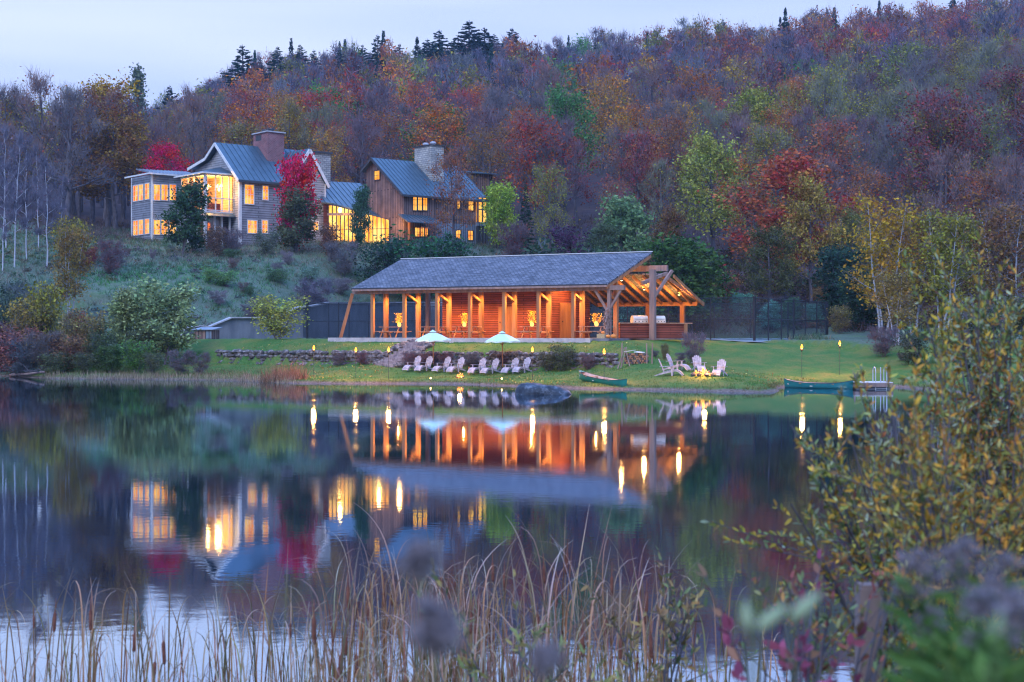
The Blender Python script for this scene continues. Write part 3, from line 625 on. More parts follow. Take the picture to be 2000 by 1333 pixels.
def window(parent, axis, at, s0, s1, z0, z1, nx=2, nz=3, pane='win', frame='white', fw=.09, out=-1, dp=.07, mull=.035):
    """window proud of a wall. axis 'u': the wall is v=at and s runs along u; axis 'v': the wall is u=at"""
    def bx(m, a0, a1, b0, b1, d0, d1):
        d0, d1 = sorted((at + out * d0, at + out * d1))
        if axis == 'u': m.box(a0, a1, d0, d1, b0, b1)
        else: m.box(d0, d1, a0, a1, b0, b1)
    s0, s1 = sorted((s0, s1)); z0, z1 = sorted((z0, z1))
    m = MB(); bx(m, s0, s1, z0, z1, .004, .02); g = None
    f = MB(); bx(f, s0 - fw, s0, z0 - fw, z1 + fw, .003, dp); bx(f, s1, s1 + fw, z0 - fw, z1 + fw, .003, dp); bx(f, s0, s1, z1, z1 + fw, .003, dp); bx(f, s0, s1, z0 - fw, z0, .003, dp + .03)
    for i in range(1, nx): t = s0 + (s1 - s0) * i / nx; bx(f, t - mull / 2, t + mull / 2, z0, z1, .021, dp - .02)
    for i in range(1, nz): t = z0 + (z1 - z0) * i / nz; bx(f, s0, s1, t - mull / 2, t + mull / 2, .021, dp - .03)
    fo = f.build('window', M[frame], parent); m.build('pane', M[pane], fo); return fo
# ---- shingled house
F1 = Fr(467, 146); BZ = 11.6
H1 = empty('shingled_house', (F1.x, F1.y, 0), HA, 'large grey clapboard house with blue metal roof and brick chimney on the hill', 'house')
def pt(fr, u, v, z): return (u, v, z)
EZ = F1.z(345, 0, 0); VR = F1.v(425, 0); AZ = F1.z(279, 0, VR); VK = F1.v(406, 0); KZ = F1.z(309, 0, VK); VL = F1.v(373, 0); LZ = F1.z(329, 0, VL)
UE = 10.5
# gable wall (u=0), long wall (v=0) and the hidden sides
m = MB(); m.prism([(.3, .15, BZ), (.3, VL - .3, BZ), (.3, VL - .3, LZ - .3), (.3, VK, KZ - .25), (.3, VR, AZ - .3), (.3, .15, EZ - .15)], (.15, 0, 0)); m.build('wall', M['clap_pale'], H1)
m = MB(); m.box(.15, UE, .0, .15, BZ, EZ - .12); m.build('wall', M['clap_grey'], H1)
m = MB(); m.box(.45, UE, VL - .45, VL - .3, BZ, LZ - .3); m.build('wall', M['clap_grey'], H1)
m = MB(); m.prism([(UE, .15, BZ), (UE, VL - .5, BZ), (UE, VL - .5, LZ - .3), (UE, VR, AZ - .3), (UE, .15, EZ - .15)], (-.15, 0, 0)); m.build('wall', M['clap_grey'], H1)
m = MB(); m.box(.0, .29, -.06, .24, BZ, EZ - .15); m.build('corner_board', M['white'], H1)
def slope(name, a, b, c, d, parent, n, mt='metalroof', t=.1):
    """a,b along the eave; d,c along the ridge"""
    m = MB(); m.slab([a, b, c, d], t); r = m.build('roof', M[mt], parent)
    m = MB(); seams(m, a, d, b, c, n); m.build('standing_seams', M[mt], r); return r
RE = UE + .1
slope('r', (-.3, -.45, EZ - .35), (RE, -.45, EZ - .35), (RE, VR, AZ), (-.3, VR, AZ), H1, 17)
slope('r', (RE, VK, KZ), (-.3, VK, KZ), (-.3, VR, AZ + .001), (RE, VR, AZ + .001), H1, 17)
slope('r', (RE, VL, LZ), (-.3, VL, LZ), (-.3, VK, KZ + .001), (RE, VK, KZ + .001), H1, 17)
m = MB()
for a, b in (((-.36, -.45, EZ - .5), (-.36, VR, AZ - .15)), ((-.36, VR, AZ - .15), (-.36, VK, KZ - .15)), ((-.36, VK, KZ - .15), (-.36, VL + .1, LZ - .15))): m.bar(a, b, .08, .3, (0, 0, 1))
m.build('rake_board', M['white'], H1)
m = MB(); m.bar((-.3, -.47, EZ - .53), (RE, -.47, EZ - .53), .06, .2); m.build('gutter', M['darktrim'], H1)
# windows on the long wall
for (a, b, c, d, nx, nz) in ((478, 495, 361, 398, 3, 4), (513, 523, 364, 390, 2, 4), (484, 501, 431, 455, 3, 3), (512, 522, 431, 455, 2, 3)):
    window(H1, 'u', 0, F1.u(a, 0), F1.u(b, 0), F1.z(c, F1.u(a, 0), 0), F1.z(d, F1.u(a, 0), 0), nx, nz, 'win')
# cross gable
g0, g1, ga = F1.u(563, -.6), F1.u(634, -.6), F1.u(601, -.6); gz1 = F1.z(354, g1, -.6); gza = F1.z(291, ga, -.6)
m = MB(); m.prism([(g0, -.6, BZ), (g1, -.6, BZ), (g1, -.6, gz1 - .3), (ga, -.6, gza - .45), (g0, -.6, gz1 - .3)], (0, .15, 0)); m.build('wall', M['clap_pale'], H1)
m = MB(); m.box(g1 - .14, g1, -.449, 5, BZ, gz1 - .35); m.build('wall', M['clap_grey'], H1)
m = MB(); m.box(g1 - .02, g1 + .14, -.66, -.44, BZ, gz1 - .35); m.build('corner_board', M['white'], H1)
for s, ge in ((-1, g0 - .25), (1, g1 + .3)):
    pl = [(ge, -1.0, gz1 - .55), (ge, VR, gz1 - .55), (ga, VR, gza), (ga, -1.0, gza + (0 if s < 0 else .001))]
    if s < 0: pl = pl[::-1]
    m = MB(); m.slab(pl, .1); r = m.build('roof', M['metalroof'], H1)
    m = MB(); seams(m, (ge, -.95, gz1 - .55), (ga, -.95, gza), (ge, VR, gz1 - .55), (ga, VR, gza), 9); m.build('standing_seams', M['metalroof'], r)
    m = MB(); m.bar((ge, -1.04, gz1 - .72), (ga, -1.04, gza - .17), .08, .32, (0, 0, 1)); m.build('rake_board', M['white'], H1)
for (a, b, c, d, nx, nz) in ((585, 604, 365, 406, 3, 4), (563, 568, 371, 392, 1, 3), (609, 621, 433, 450, 3, 2), (568, 574, 433, 452, 1, 2)):
    window(H1, 'u', -.6, F1.u(a, -.6), F1.u(b, -.6), F1.z(c, F1.u(a, -.6), -.6), F1.z(d, F1.u(a, -.6), -.6), nx, nz, 'win')
# brick chimney
cu, cv = 4.8, 2.5; ct = F1.z(258, cu, cv)
m = MB(); m.box(cu, cu + 2.0, cv, cv + 3.0, EZ, ct); ch = m.build('chimney', M['brick'], H1)
m = MB(); m.box(cu - .02, cu + .01, cv + 1.3, cv + 2.5, ct - .75, ct - .15); m.build('flue_opening', M['darktrim'], ch)
m = MB(); m.box(cu - .15, cu + 2.15, cv - .15, cv + 3.15, ct, ct + .13); m.build('cap', M['slabstone'], ch)
for k in (1.0, 2.2): m = MB(); m.lathe([(.28, 0), (.28, .25), (.42, .28), (.38, .42)], (cu + 1.0, cv + k, ct + .131), 10); m.build('chimney_pot', M['darktrim'], ch)
# stone chimney at the back right
m = MB(); a_, b_ = 12.0, 4.4; ctt = F1.z(299, a_, b_); m.box(a_, a_ + 1.9, b_, b_ + 1.9, BZ, ctt); ch = m.build('chimney', M['stonework'] if 'stonework' in M else M['rock'], H1)
m = MB(); m.box(a_ - .2, a_ + 2.1, b_ - .2, b_ + 2.1, ctt, ctt + .2); m.build('cap', M['darktrim'], ch)
# left wing, two storeys of small-paned windows
W = (-4.2, 6.0, 11.3, 16.2); wz = F1.z(339, -4.2, 11.3)
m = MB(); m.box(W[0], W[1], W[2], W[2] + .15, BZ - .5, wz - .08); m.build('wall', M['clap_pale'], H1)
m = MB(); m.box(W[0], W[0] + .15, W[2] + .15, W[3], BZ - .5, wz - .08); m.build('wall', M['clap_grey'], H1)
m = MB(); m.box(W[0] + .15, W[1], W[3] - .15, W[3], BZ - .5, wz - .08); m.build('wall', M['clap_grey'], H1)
m = MB(); m.box(W[0] - .05, W[0] + .14, W[2] - .05, W[2] + .14, BZ - .5, wz - .09); m.build('corner_board', M['white'], H1)
m = MB(); m.box(W[0] - .05, W[0] + .14, W[3] - .1, W[3] + .05, BZ - .5, wz - .09); m.build('corner_board', M['white'], H1)
slope('r', (W[0] - .6, W[2] - .6, wz + .05), (1.2, W[2] - .6, wz + .05), (2.5, W[3] + .6, wz + 1.15), (W[0] + .8, W[3] + .6, wz + 1.0), H1, 14, 'metalroof_pale')
m = MB(); m.bar((W[0] - .6, W[2] - .62, wz - .08), (1.2, W[2] - .62, wz - .08), .06, .16); m.bar((W[0] - .62, W[2] - .6, wz - .08), (W[0] - .62, W[3] + .4, wz - .08), .06, .16); m.build('fascia', M['white'], H1)
for (c, d) in ((361, 391), (430, 458)):
    for (a, b) in ((261, 270), (272, 280), (284, 292)):
        window(H1, 'v', W[0], F1.v(a, W[0]), F1.v(b, W[0]), F1.z(c, W[0], 13.5), F1.z(d, W[0], 13.5), 2, 3, 'win', fw=.07)
    for (a, b) in ((300, 312), (315, 327), (331, 343)):
        window(H1, 'u', W[2], F1.u(a, W[2]), F1.u(b, W[2]), F1.z(c, F1.u(a, W[2]), W[2]), F1.z(d, F1.u(a, W[2]), W[2]), 2, 3, 'win', fw=.07)
# glazed bay: a real room with posts, glass, back wall and two chandeliers
D, V0, V1 = -2.9, 1.8, 7.25; zt = F1.z(342, D, V0); zbm = F1.z(410, D, V0); zmid = F1.z(386, D, V0)
bay = MB(); bay.box(D, .29, V0, V1, zbm - .35, zbm - .12); bay.build('bay_floor', M['white'], H1)
m = MB(); m.box(D - .1, D + .18, V0 - .1, V0 + .18, BZ, zt + .1)
def bpost(px, face, w_=.11):
    if face == 'u': u = F1.u(px, V0); m.box(u - w_ / 2, u + w_ / 2, V0, V0 + .1, zbm - .12, zt)
    else: v = F1.v(px, D); m.box(D, D + .1, v - w_ / 2, v + w_ / 2, zbm - .12, zt)
for px in (421.5, 434, 448): bpost(px, 'u')
for px in (354, 366, 378, 389.5): bpost(px, 'v')
for z_ in (zmid, zbm): m.box(D + .18, .28, V0 + .01, V0 + .09, z_ - .05, z_ + .05); m.box(D + .01, D + .09, V0 + .18, V1, z_ - .05, z_ + .05)
m.box(D - .05, .28, V0 - .05, V0 + .12, zt, zt + .28); m.box(D - .05, D + .12, V0 + .121, V1, zt + .001, zt + .28)
bw_ = m.build('bay_window', M['white'], H1)
def glassmat():
    m, N, L, b = mat('window_glass'); N.remove(b); o = N['Material Output']; t = N.new('ShaderNodeBsdfTransparent'); g = N.new('ShaderNodeBsdfGlossy'); g.inputs['Roughness'].default_value = .05; x = N.new('ShaderNodeMixShader'); x.inputs[0].default_value = .07
    L.new(t.outputs[0], x.inputs[1]); L.new(g.outputs[0], x.inputs[2]); L.new(x.outputs[0], o.inputs[0]); return m
M['glass'] = glassmat()
m = MB(); m.add([(D + .18, V0 + .05, zbm), (.28, V0 + .05, zbm), (.28, V0 + .05, zt), (D + .18, V0 + .05, zt)], [(0, 1, 2, 3)]); m.add([(D + .05, V0 + .18, zbm), (D + .05, V1, zbm), (D + .05, V1, zt), (D + .05, V0 + .18, zt)], [(0, 1, 2, 3)]); m.build('glass', M['glass'], bw_)
M['warmwall'] = boards('warm_interior_boards', (.62, .42, .20), (.66, .46, .22), (.35, .20, .08), .28, 5, 'z', .7, .1)
m = MB(); m.box(.2, .295, V0, V1, zbm - .12, zt + .2); m.build('interior_wall', M['warmwall'], H1)
m = MB(); m.box(D + .2, .19, V0 + .2, V1, zt + .1, zt + .16); m.build('ceiling', M['warmwall'], H1)
m = MB(); m.box(D + .12, .19, V1 - .1, V1, zbm - .12, zt + .099); m.build('interior_wall', M['warmwall'], H1)
m = MB(); m.box(-1.9, -.9, 2.3, 3.3, zbm - .12, zbm + .75); m.box(-1.7, -1.1, 4.1, 4.9, zbm - .12, zbm + .65); m.build('seating', M['clap_red'], H1)
for (u_, v_) in ((-1.9, 3.3), (-.9, 2.6)):
    e = MB(); e.tube((u_, v_, zt + .1), (u_, v_, zt - .8), .02); 
    for k in range(8): a_ = k * pi / 4; e.tube((u_, v_, zt - 1.25), (u_ + .38 * cos(a_), v_ + .38 * sin(a_), zt - 1.05), .02, .015, 4); 
    c_ = e.build('chandelier', M['lampmetal'], H1); e = MB()
    for k in range(8): a_ = k * pi / 4; e.tube((u_ + .38 * cos(a_), v_ + .38 * sin(a_), zt - 1.04), (u_ + .38 * cos(a_), v_ + .38 * sin(a_), zt - .80), .05, .02, 5)
    e.blob((u_, v_, zt - 1.3), .13, .13, .2, random.Random(2), 8, 5, 0)
    e.build('candle_bulbs', M['bulb'], c_)
    ld = bpy.data.lights.new('chandelier_light', 'POINT'); ld.energy = 620; ld.color = (1, .50, .12); ld.shadow_soft_size = .3; lo = bpy.data.objects.new('chandelier_light', ld); COL.objects.link(lo); x, y = F1.xy(u_ - .1, v_); lo.location = (x, y, zt - 1.0)
# hipped bay roof and the skirt roof beneath
zr = F1.z(327, .3, 4.6)
m = MB(); m.slab([(D - .5, V0 - .5, zt + .28), (.28, V0 - .5, zt + .28), (.28, 4.4, zr)], .07); m.slab([(D - .5, V1 + .5, zt + .28), (D - .5, V0 - .5, zt + .281), (.28, 4.4, zr + .001), (.28, 5.0, zr + .001)], .07); m.build('bay_roof', M['metalroof'], H1)
m = MB(); m.bar((D - .5, V0 - .52, zt + .2), (.28, V0 - .52, zt + .2), .05, .14); m.bar((D - .52, V0 - .5, zt + .2), (D - .52, V1 + .5, zt + .2), .05, .14); m.build('fascia', M['white'], H1)
m = MB(); m.slab([(D - .7, V0 - .7, zbm - .62), (.28, V0 - .7, zbm - .62), (.28, V0 - .02, zbm - .25), (D - .02, V0 - .02, zbm - .25)], .07); m.slab([(D - .7, V1, zbm - .62), (D - .7, V0 - .7, zbm - .621), (D - .02, V0 - .02, zbm - .251), (D - .02, V1, zbm - .25)], .07); m.build('skirt_roof', M['metalroof'], H1)
m = MB()
for px in (420, 434, 449): u = F1.u(px, V0); m.box(u - .09, u + .09, V0, V0 + .18, BZ, zbm - .4)
for px in (366, 384): v = F1.v(px, D); m.box(D, D + .18, v - .09, v + .09, BZ, zbm - .4)
m.build('porch_posts', M['white'], H1)
m = MB(); m.box(-.9, -.8, V0 + .3, V1, BZ, zbm - .4); m.build('dark_porch_glass', M['dark_glass'], H1)
m = MB(); u = F1.u(408, V0 + .3); m.box(u - .12, u + .12, V0 + .25, V0 + .32, zbm - 2.2, zbm - 1.3); m.build('porch_lantern', M['win'], H1)
# ---- glazed link between the houses
LK = empty('glazed_link', (XP(640, 150.5), 150.5, 0), 0, 'low glowing glass walled link with metal roof joining the two houses', 'house')
lo_ = Vector(LK.location)
def lp(px, py, Y): return P(px, py, Y) - lo_
A_, B_, F_ = lp(630, 354, 158.5), lp(703, 358, 162), lp(650, 397, 150.5)
nrm = (B_ - A_).cross(F_ - A_)
def lplane(px, py):
    d = Vector(((px - 1000) / FPX, 1, (HOR - py) / FPX)); c = Vector((0, 0, CAMZ)) - lo_
    t = nrm.dot(A_ - c) / nrm.dot(d); return c + d * t
rpts = [A_, lplane(625, 394), F_, lplane(775, 432), lplane(803, 432), lplane(789, 417), lplane(727, 380), B_]
m = MB(); m.slab(rpts[::-1] if nrm.z > 0 else rpts, .12); rf = m.build('roof', M['metalroof'], LK)
dirn = (lplane(660, 470 - 20) - lplane(640, 400 - 5))
m = MB(); sdv = (F_ - A_)
def inside(p, poly):
    c = False
    for i in range(len(poly)):
        a, b = poly[i], poly[(i + 1) % len(poly)]
        if (a.y > p.y) != (b.y > p.y) and p.x < a.x + (p.y - a.y) / (b.y - a.y) * (b.x - a.x): c = not c
    return c
dd = (lplane(690, 418) - lplane(650, 370)); ax_ = (B_ - A_)
for i in range(-6, 32):
    st_ = A_ + ax_ * (i / 8.0) - dd * 3; run = []
    for k in range(400):
        p = st_ + dd * (k / 50.0)
        if inside(p, rpts): run.append(p)
        elif run: break
    if len(run) > 2: m.bar(run[0] + Vector((0, 0, .03)), run[-1] + Vector((0, 0, .03)), .04, .06)
m.build('standing_seams', M['metalroof'], rf)
g0_, g1_ = lp(642, 470, 151.5), lp(769, 470, 148.8); gd = (g1_ - g0_); gd.z = 0; gl_ = gd.length; gd.normalize(); gn = Vector((gd.y, -gd.x, 0))
def eavez(t):      # top of glass follows the eave line
    px = 642 + 127 * t; py = 402 if px < 652 else 402 + (px - 652) * .262
    return ZP(py, 151.5 - 2.7 * t)
zb_ = 11.2
m = MB()
NP = 16
for i in range(NP):
    t0, t1 = i / NP, (i + 1) / NP; a = g0_ + gd * gl_ * t0; b = g0_ + gd * gl_ * t1
    m.add([(a.x, a.y, zb_), (b.x, b.y, zb_), (b.x, b.y, eavez(t1)), (a.x, a.y, eavez(t0))], [(0, 1, 2, 3)])
gw = MB(); M['win_link'] = glow('lit_glass_wall', (.95, .28, .02), 1.4, (1.0, .60, .14), 1.5, (1, 1, .35))
gpane = m.build('glass_wall', M['win_link'], LK)
for i in range(NP + 1):
    t = i / NP; a = g0_ + gd * gl_ * t + gn * .05; gw.box(a.x - .05, a.x + .05, a.y - .08, a.y + .02, zb_, eavez(t) + .1)
for zz in (13.9, 15.6):
    for i in range(NP):
        a = g0_ + gd * gl_ * (i / NP) + gn * .04; b = g0_ + gd * gl_ * ((i + 1) / NP) + gn * .04
        if zz < eavez(i / NP) - .2: gw.bar((a.x, a.y, zz), (b.x, b.y, zz), .05, .05)
gw.build('window_frame', M['darktrim'], gpane)
m = MB(); a = lp(629, 470, 151.9); b = lp(641.5, 470, 151.5); m.prism([(a.x, a.y, zb_), (b.x, b.y, zb_), (b.x, b.y, ZP(399, 151.5)), (a.x, a.y, ZP(399, 151.9))], gn * -.2); m.build('wall', M['clap_red'], LK)
m = MB(); m.bar(lp(640, 419, 150.8), lp(700, 419, 149.6), .15, .25); m.build('beam', M['greytimber'], LK)
m = MB(); a = lp(770, 470, 148.7); b = lp(789, 470, 149.4); m.prism([(a.x, a.y, zb_), (b.x, b.y, zb_), (b.x, b.y, ZP(434, 149.4)), (a.x, a.y, ZP(436, 148.7))], (0, .2, 0)); m.build('wall', M['warmwall'], LK)
m = MB(); p = lp(799, 470, 147.0); m.box(p.x - .12, p.x + .12, p.y - .12, p.y + .12, zb_, ZP(433, 147)); m.build('post', M['timber'], LK)
m = MB()
for px in (776, 782, 788, 794, 799): p = lplane(px, 433); m.bar(p - Vector((0, .6, .28)), p + Vector((-.3, 1.0, -.1)), .1, .16)
m.build('rafter_tails', M['timber'], LK)
e = MB(); p = lp(664, 411, 149.6); e.blob(p, .22, .22, .28, random.Random(2), 8, 5, .0); e.build('porch_lamp', M['bulb'], LK)
for (px, py, Y, en) in ((664, 411, 149.2, 120), (780, 440, 146.2, 130), (740, 440, 146.8, 120)):
    ld = bpy.data.lights.new('porch_light', 'POINT'); ld.energy = en; ld.color = (1, .46, .11); ld.shadow_soft_size = .2; lo = bpy.data.objects.new('porch_light', ld); COL.objects.link(lo); lo.location = P(px, py, Y)
# ---- barn house
F2 = Fr(789, 147)
H2 = empty('barn_house', (F2.x, F2.y, 0), HA, 'weathered board barn style house with metal roof and pale stone chimney', 'house')
E2 = F2.z(374, 0, 0); V2 = F2.v(733, 0); A2 = F2.z(309, 0, V2); VW = F2.v(716, 0); VE = F2.v(706, -.4); LE2 = F2.z(335, -.4, VE); UE2 = F2.u(936, 0)
m = MB(); m.prism([(0, .15, BZ - .6), (0, VW, BZ - .6), (0, VW, LE2 + .2), (0, V2, A2 - .3), (0, .15, E2 - .2)], (.15, 0, 0)); m.build('wall', M['barnboard'], H2)
m = MB(); m.box(0, UE2, 0, .149, 14.6, E2 - .1); m.build('wall', M['barnboard'], H2)
ux = F2.u(851, 0); m = MB(); m.box(0, ux, .0, .149, BZ - .6, 14.599); m.build('wall', M['barnboard'], H2)
m = MB(); m.box(ux, UE2, .0, .149, BZ - .6, 14.599); m.build('wall', M['barnboard_blue'], H2)
m = MB(); m.prism([(UE2, .15, BZ - .6), (UE2, VW, BZ - .6), (UE2, VW, LE2), (UE2, V2, A2 - .3), (UE2, .15, E2 - .2)], (-.15, 0, 0)); m.build('wall', M['barnboard'], H2)
m = MB(); m.box(.15, UE2 - .15, VW - .15, VW, BZ - .6, LE2 - .1); m.build('wall', M['barnboard'], H2)
slope('r', (-.5, -.5, E2 - .35), (11.0, -.5, E2 - .35), (11.0, V2, A2), (-.5, V2, A2), H2, 22)
slope('r', (11.0, VE, LE2), (-.5, VE, LE2), (-.5, V2, A2 + .001), (11.0, V2, A2 + .001), H2, 22)
m = MB(); m.bar((-.55, -.5, E2 - .48), (-.55, V2, A2 - .13), .07, .26); m.bar((-.55, V2, A2 - .13), (-.55, VE, LE2 - .13), .07, .26); m.build('rake_board', M['darktrim'], H2)
m = MB(); m.bar((-.5, -.53, E2 - .5), (11.0, -.53, E2 - .5), .06, .18); m.build('gutter', M['darktrim'], H2)
m = MB(); m.slab([(9.9, -1.0, F2.z(384, 11, -1)), (12.6, -.6, F2.z(385, 12, -.6)), (12.4, 1.6, E2 + .4), (10.9, .1, E2 + .06)], .08); m.build('roof', M['metalroof_pale'], H2)
cu, cv = 5.1, 2.15; ct = F2.z(284, cu, cv)
m = MB(); m.box(cu, cu + 1.7, cv, cv + 3.0, E2 - .3, ct); ch = m.build('chimney', M['stonework'], H2)
m = MB(); m.box(cu - .12, cu + 1.82, cv - .12, cv + 3.12, ct, ct + .1); m.build('cap', M['darktrim'], ch)
for k in (.8, 2.1): m = MB(); m.lathe([(.22, 0), (.22, .2), (.34, .22), (.34, .36), (.2, .42)], (cu + .85, cv + k, ct + .101), 10); m.build('chimney_pot', M['alu'], ch)
window(H2, 'v', 0, F2.v(732, 0), F2.v(742, 0), F2.z(335, 0, V2), F2.z(352, 0, V2), 2, 2, 'win_soft', 'darktrim')
wu = lambda px: F2.u(px, 0)
for (a, b) in ((806.5, 813.5), (816, 823.5), (826, 834)): window(H2, 'u', 0, wu(a), wu(b), F2.z(380, wu(a), 0), F2.z(411, wu(a), 0), 2, 3, 'win_soft', 'darktrim', .08)
for (a, b, c, d) in ((914.5, 924, 389, 411), (893, 898, 390, 408), (810, 819, 445, 462), (821, 828, 445, 462), (830, 835, 445, 462), (890, 899, 450, 466), (914, 923, 451, 469)):
    window(H2, 'u', 0, wu(a), wu(b), F2.z(c, wu(a), 0), F2.z(d, wu(a), 0), 2, 2, 'win_soft' if c < 440 else 'win', 'darktrim', .08)
# lean-to roof over the door, corner bay on dark posts
a0, a1 = F2.u(789, -1.6), F2.u(863, -1.6)
m = MB(); m.slab([(a0, -2.2, F2.z(433, a0, -2.2)), (a1, -2.2, F2.z(433, a0, -2.2)), (a1 - .6, -.01, F2.z(418, a0, 0)), (a0 + .4, -.01, F2.z(418, a0, 0))], .09); r = m.build('roof', M['metalroof'], H2)
m = MB(); seams(m, (a0 + .1, -2.15, F2.z(433, a0, -2.2)), (a0 + .45, -.02, F2.z(418, a0, 0)), (a1 - .1, -2.15, F2.z(433, a0, -2.2)), (a1 - .65, -.02, F2.z(418, a0, 0)), 8); m.build('standing_seams', M['metalroof'], r)
by0, by1 = F2.u(935, -.5), F2.u(953, -.5); zt2, zb2 = F2.z(386, by0, -.5), F2.z(432, by0, -.5)
m = MB(); m.box(by0, by1, -.4, 2.5, zb2 - .5, zb2 - .1); m.box(by0, by1, -.4, 2.5, zt2, zt2 + .2); m.build('bay', M['barnboard_blue'], H2)
m = MB(); m.box(by0 + .1, by1 - .1, -.3, 2.4, zb2 - .1, zt2); m.build('lit_room', M['win_soft'], H2)
m = MB()
for k in range(3): u = by0 + (by1 - by0) * k / 2; m.box(u - .07, u + .07, -.42, -.28, zb2 - .1, zt2)
m.box(by0, by1, -.41, -.3, (zt2 + zb2) / 2 - .05, (zt2 + zb2) / 2 + .05); m.build('window_frame', M['darktrim'], H2)
m = MB()
for k in range(4): u = by0 + (by1 - by0) * k / 3; m.box(u - .1, u + .1, -.35, -.15, BZ - .6, zb2 - .5)
m.build('bay_posts', M['darktrim'], H2)
# roof of a further house in the trees
fb = gp(938, 172); fb.z = ZP(341, 172) - 2.2; FB = empty('far_cottage', fb, .5, 'small dark cottage roof showing among trees right of the stone chimney', 'house')
m = MB(); m.box(-1.2, 1.2, -1, 1, 0, 2.2); m.build('wall', M['barnboard'], FB); m = MB(); m.slab([(-1.7, -1.5, 2.2), (1.7, -1.5, 2.2), (1.7, 1.5, 2.7), (-1.7, 1.5, 2.7)], .12); m.build('roof', M['metalroof'], FB)
# ------------------------------------------------------------ concrete retaining wall
def wall_run(pts, name, mt, th=.35, base=1.2, parent=None, lab=None, cat=None):
    """pts: (x, y, ztop)"""
    m = MB()
    for (x0, y0, z0), (x1, y1, z1) in zip(pts[:-1], pts[1:]):
        a = Vector((x0, y0, 0)); b = Vector((x1, y1, 0)); n = Vector((-(b - a).y, (b - a).x, 0)).normalized() * th
        m.add([a + Vector((0, 0, base)), b + Vector((0, 0, base)), b + n + Vector((0, 0, base)), a + n + Vector((0, 0, base)), a + Vector((0, 0, z0)), b + Vector((0, 0, z1)), b + n + Vector((0, 0, z1)), a + n + Vector((0, 0, z0))],
              [(0, 3, 2, 1), (4, 5, 6, 7), (0, 1, 5, 4), (1, 2, 6, 5), (2, 3, 7, 6), (3, 0, 4, 7)])
    o = m.build(name, mt, parent)
    if lab: tag(o, lab, cat)
    return o
w0 = uv2xy(-18.2, 2.0); w1 = uv2xy(-13.55, 11.75)
def onseg(px):      # point of the first wall segment seen at this column
    r = (px - 1000) / FPX; t = (r * w0[1] - w0[0]) / ((w1[0] - w0[0]) - r * (w1[1] - w0[1])); return w0[0] + t * (w1[0] - w0[0]), w0[1] + t * (w1[1] - w0[1])
pts = []
for px, py in ((345, 660), (356, 643), (385, 638), (404, 640), (447, 622), (540, 622), (576, 602), (592, 600)):
    x, y = onseg(px); pts.append((x, y, ZP(py, y)))
x, y = uv2xy(-13.55, 12.6); pts.append((x, y, ZP(600, y))); x, y = uv2xy(-13.55, 15); pts.append((x, y, ZP(593, y)))
x, y = uv2xy(-13.55, 29.95); pts.append((x, y, 5.75)); x, y = uv2xy(5, 30.05); pts.append((x, y, 5.4))
cw = wall_run(pts, 'retaining_wall', M['concrete'], .4, 1.0, None, 'grey blue concrete retaining wall stepping up left of the court fence', 'wall')
m = MB()
for (x0, y0, z0), (x1, y1, z1) in zip(pts[:-1], pts[1:]): m.bar((x0 + .1, y0 + .15, z0 + .05), (x1 + .1, y1 + .15, z1 + .05), .55, .1)
m.build('coping', M['slabstone'], cw)
# small board shed in front of it
sx, sy = onseg(404); sy -= 1.6; sx = XP(404, sy); sz_ = gz(sx, sy); sh = empty('pump_shed', (sx, sy, sz_), -.35, 'small weathered board shed standing against the concrete wall', 'shed')
hh = ZP(645, sy) - sz_
m = MB(); m.box(-.8, .8, -.5, .5, -.1, hh); m.build('wall', M['barnboard'], sh)
m = MB(); m.slab([(-.95, -.65, hh + .05), (.95, -.65, hh + .05), (.95, .65, hh + .22), (-.95, .65, hh + .22)], .06); m.build('roof', M['metalroof_pale'], sh)
m = MB(); m.box(.22, .72, -.53, -.502, .05, hh - .1); m.build('door', M['barnboard_blue'], sh)
# ------------------------------------------------------------ tennis court fence
cf = empty('court_fence', (PO.x, PO.y, 2.45), TH, 'tall black chain link fence around the court behind the pavilion', 'fence')
def netmat():
    m, N, L, b = mat('chain_link'); o = N['Material Output']; t = N.new('ShaderNodeBsdfTransparent'); x = N.new('ShaderNodeMixShader'); x.inputs[0].default_value = .30
    b.inputs['Base Color'].default_value = (.02, .03, .05, 1); b.inputs['Roughness'].default_value = .7
    L.new(t.outputs[0], x.inputs[1]); L.new(b.outputs[0], x.inputs[2]); L.new(x.outputs[0], o.inputs[0]); return m
M['net'] = netmat()
FH = 2.95
def fence_side(p, q, n, big=()):
    p = Vector((*p, 0)); q = Vector((*q, 0))
    for i in range(n + 1):
        c = p.lerp(q, i / n); r = .075 if (i in (0, n) or i in big) else .05; m = MB(); m.tube(c, c + Vector((0, 0, FH + (.05 if r > .05 else 0))), r, n=6); m.build('post', M['steel_black'], cf)
    m = MB()
    for z in (FH - .03, FH * .5): m.tube(p + Vector((0, 0, z)), q + Vector((0, 0, z)), .028, n=5)
    m.tube(p + Vector((0, 0, .06)), q + Vector((0, 0, .06)), .015, n=4); m.build('rail', M['steel_black'], cf)
    m = MB(); m.add([p + Vector((0, 0, .03)), q + Vector((0, 0, .03)), q + Vector((0, 0, FH - .04)), p + Vector((0, 0, FH - .04))], [(0, 1, 2, 3)]); m.build('mesh', M['net'], cf)
fence_side((-13.2, 12.0), (24.2, 12.0), 12, (4, 8)); fence_side((24.2, 12.1), (24.2, 29.6), 6, (3,)); fence_side((24.1, 29.6), (-13.1, 29.6), 12); fence_side((-13.2, 29.5), (-13.2, 12.1), 6)
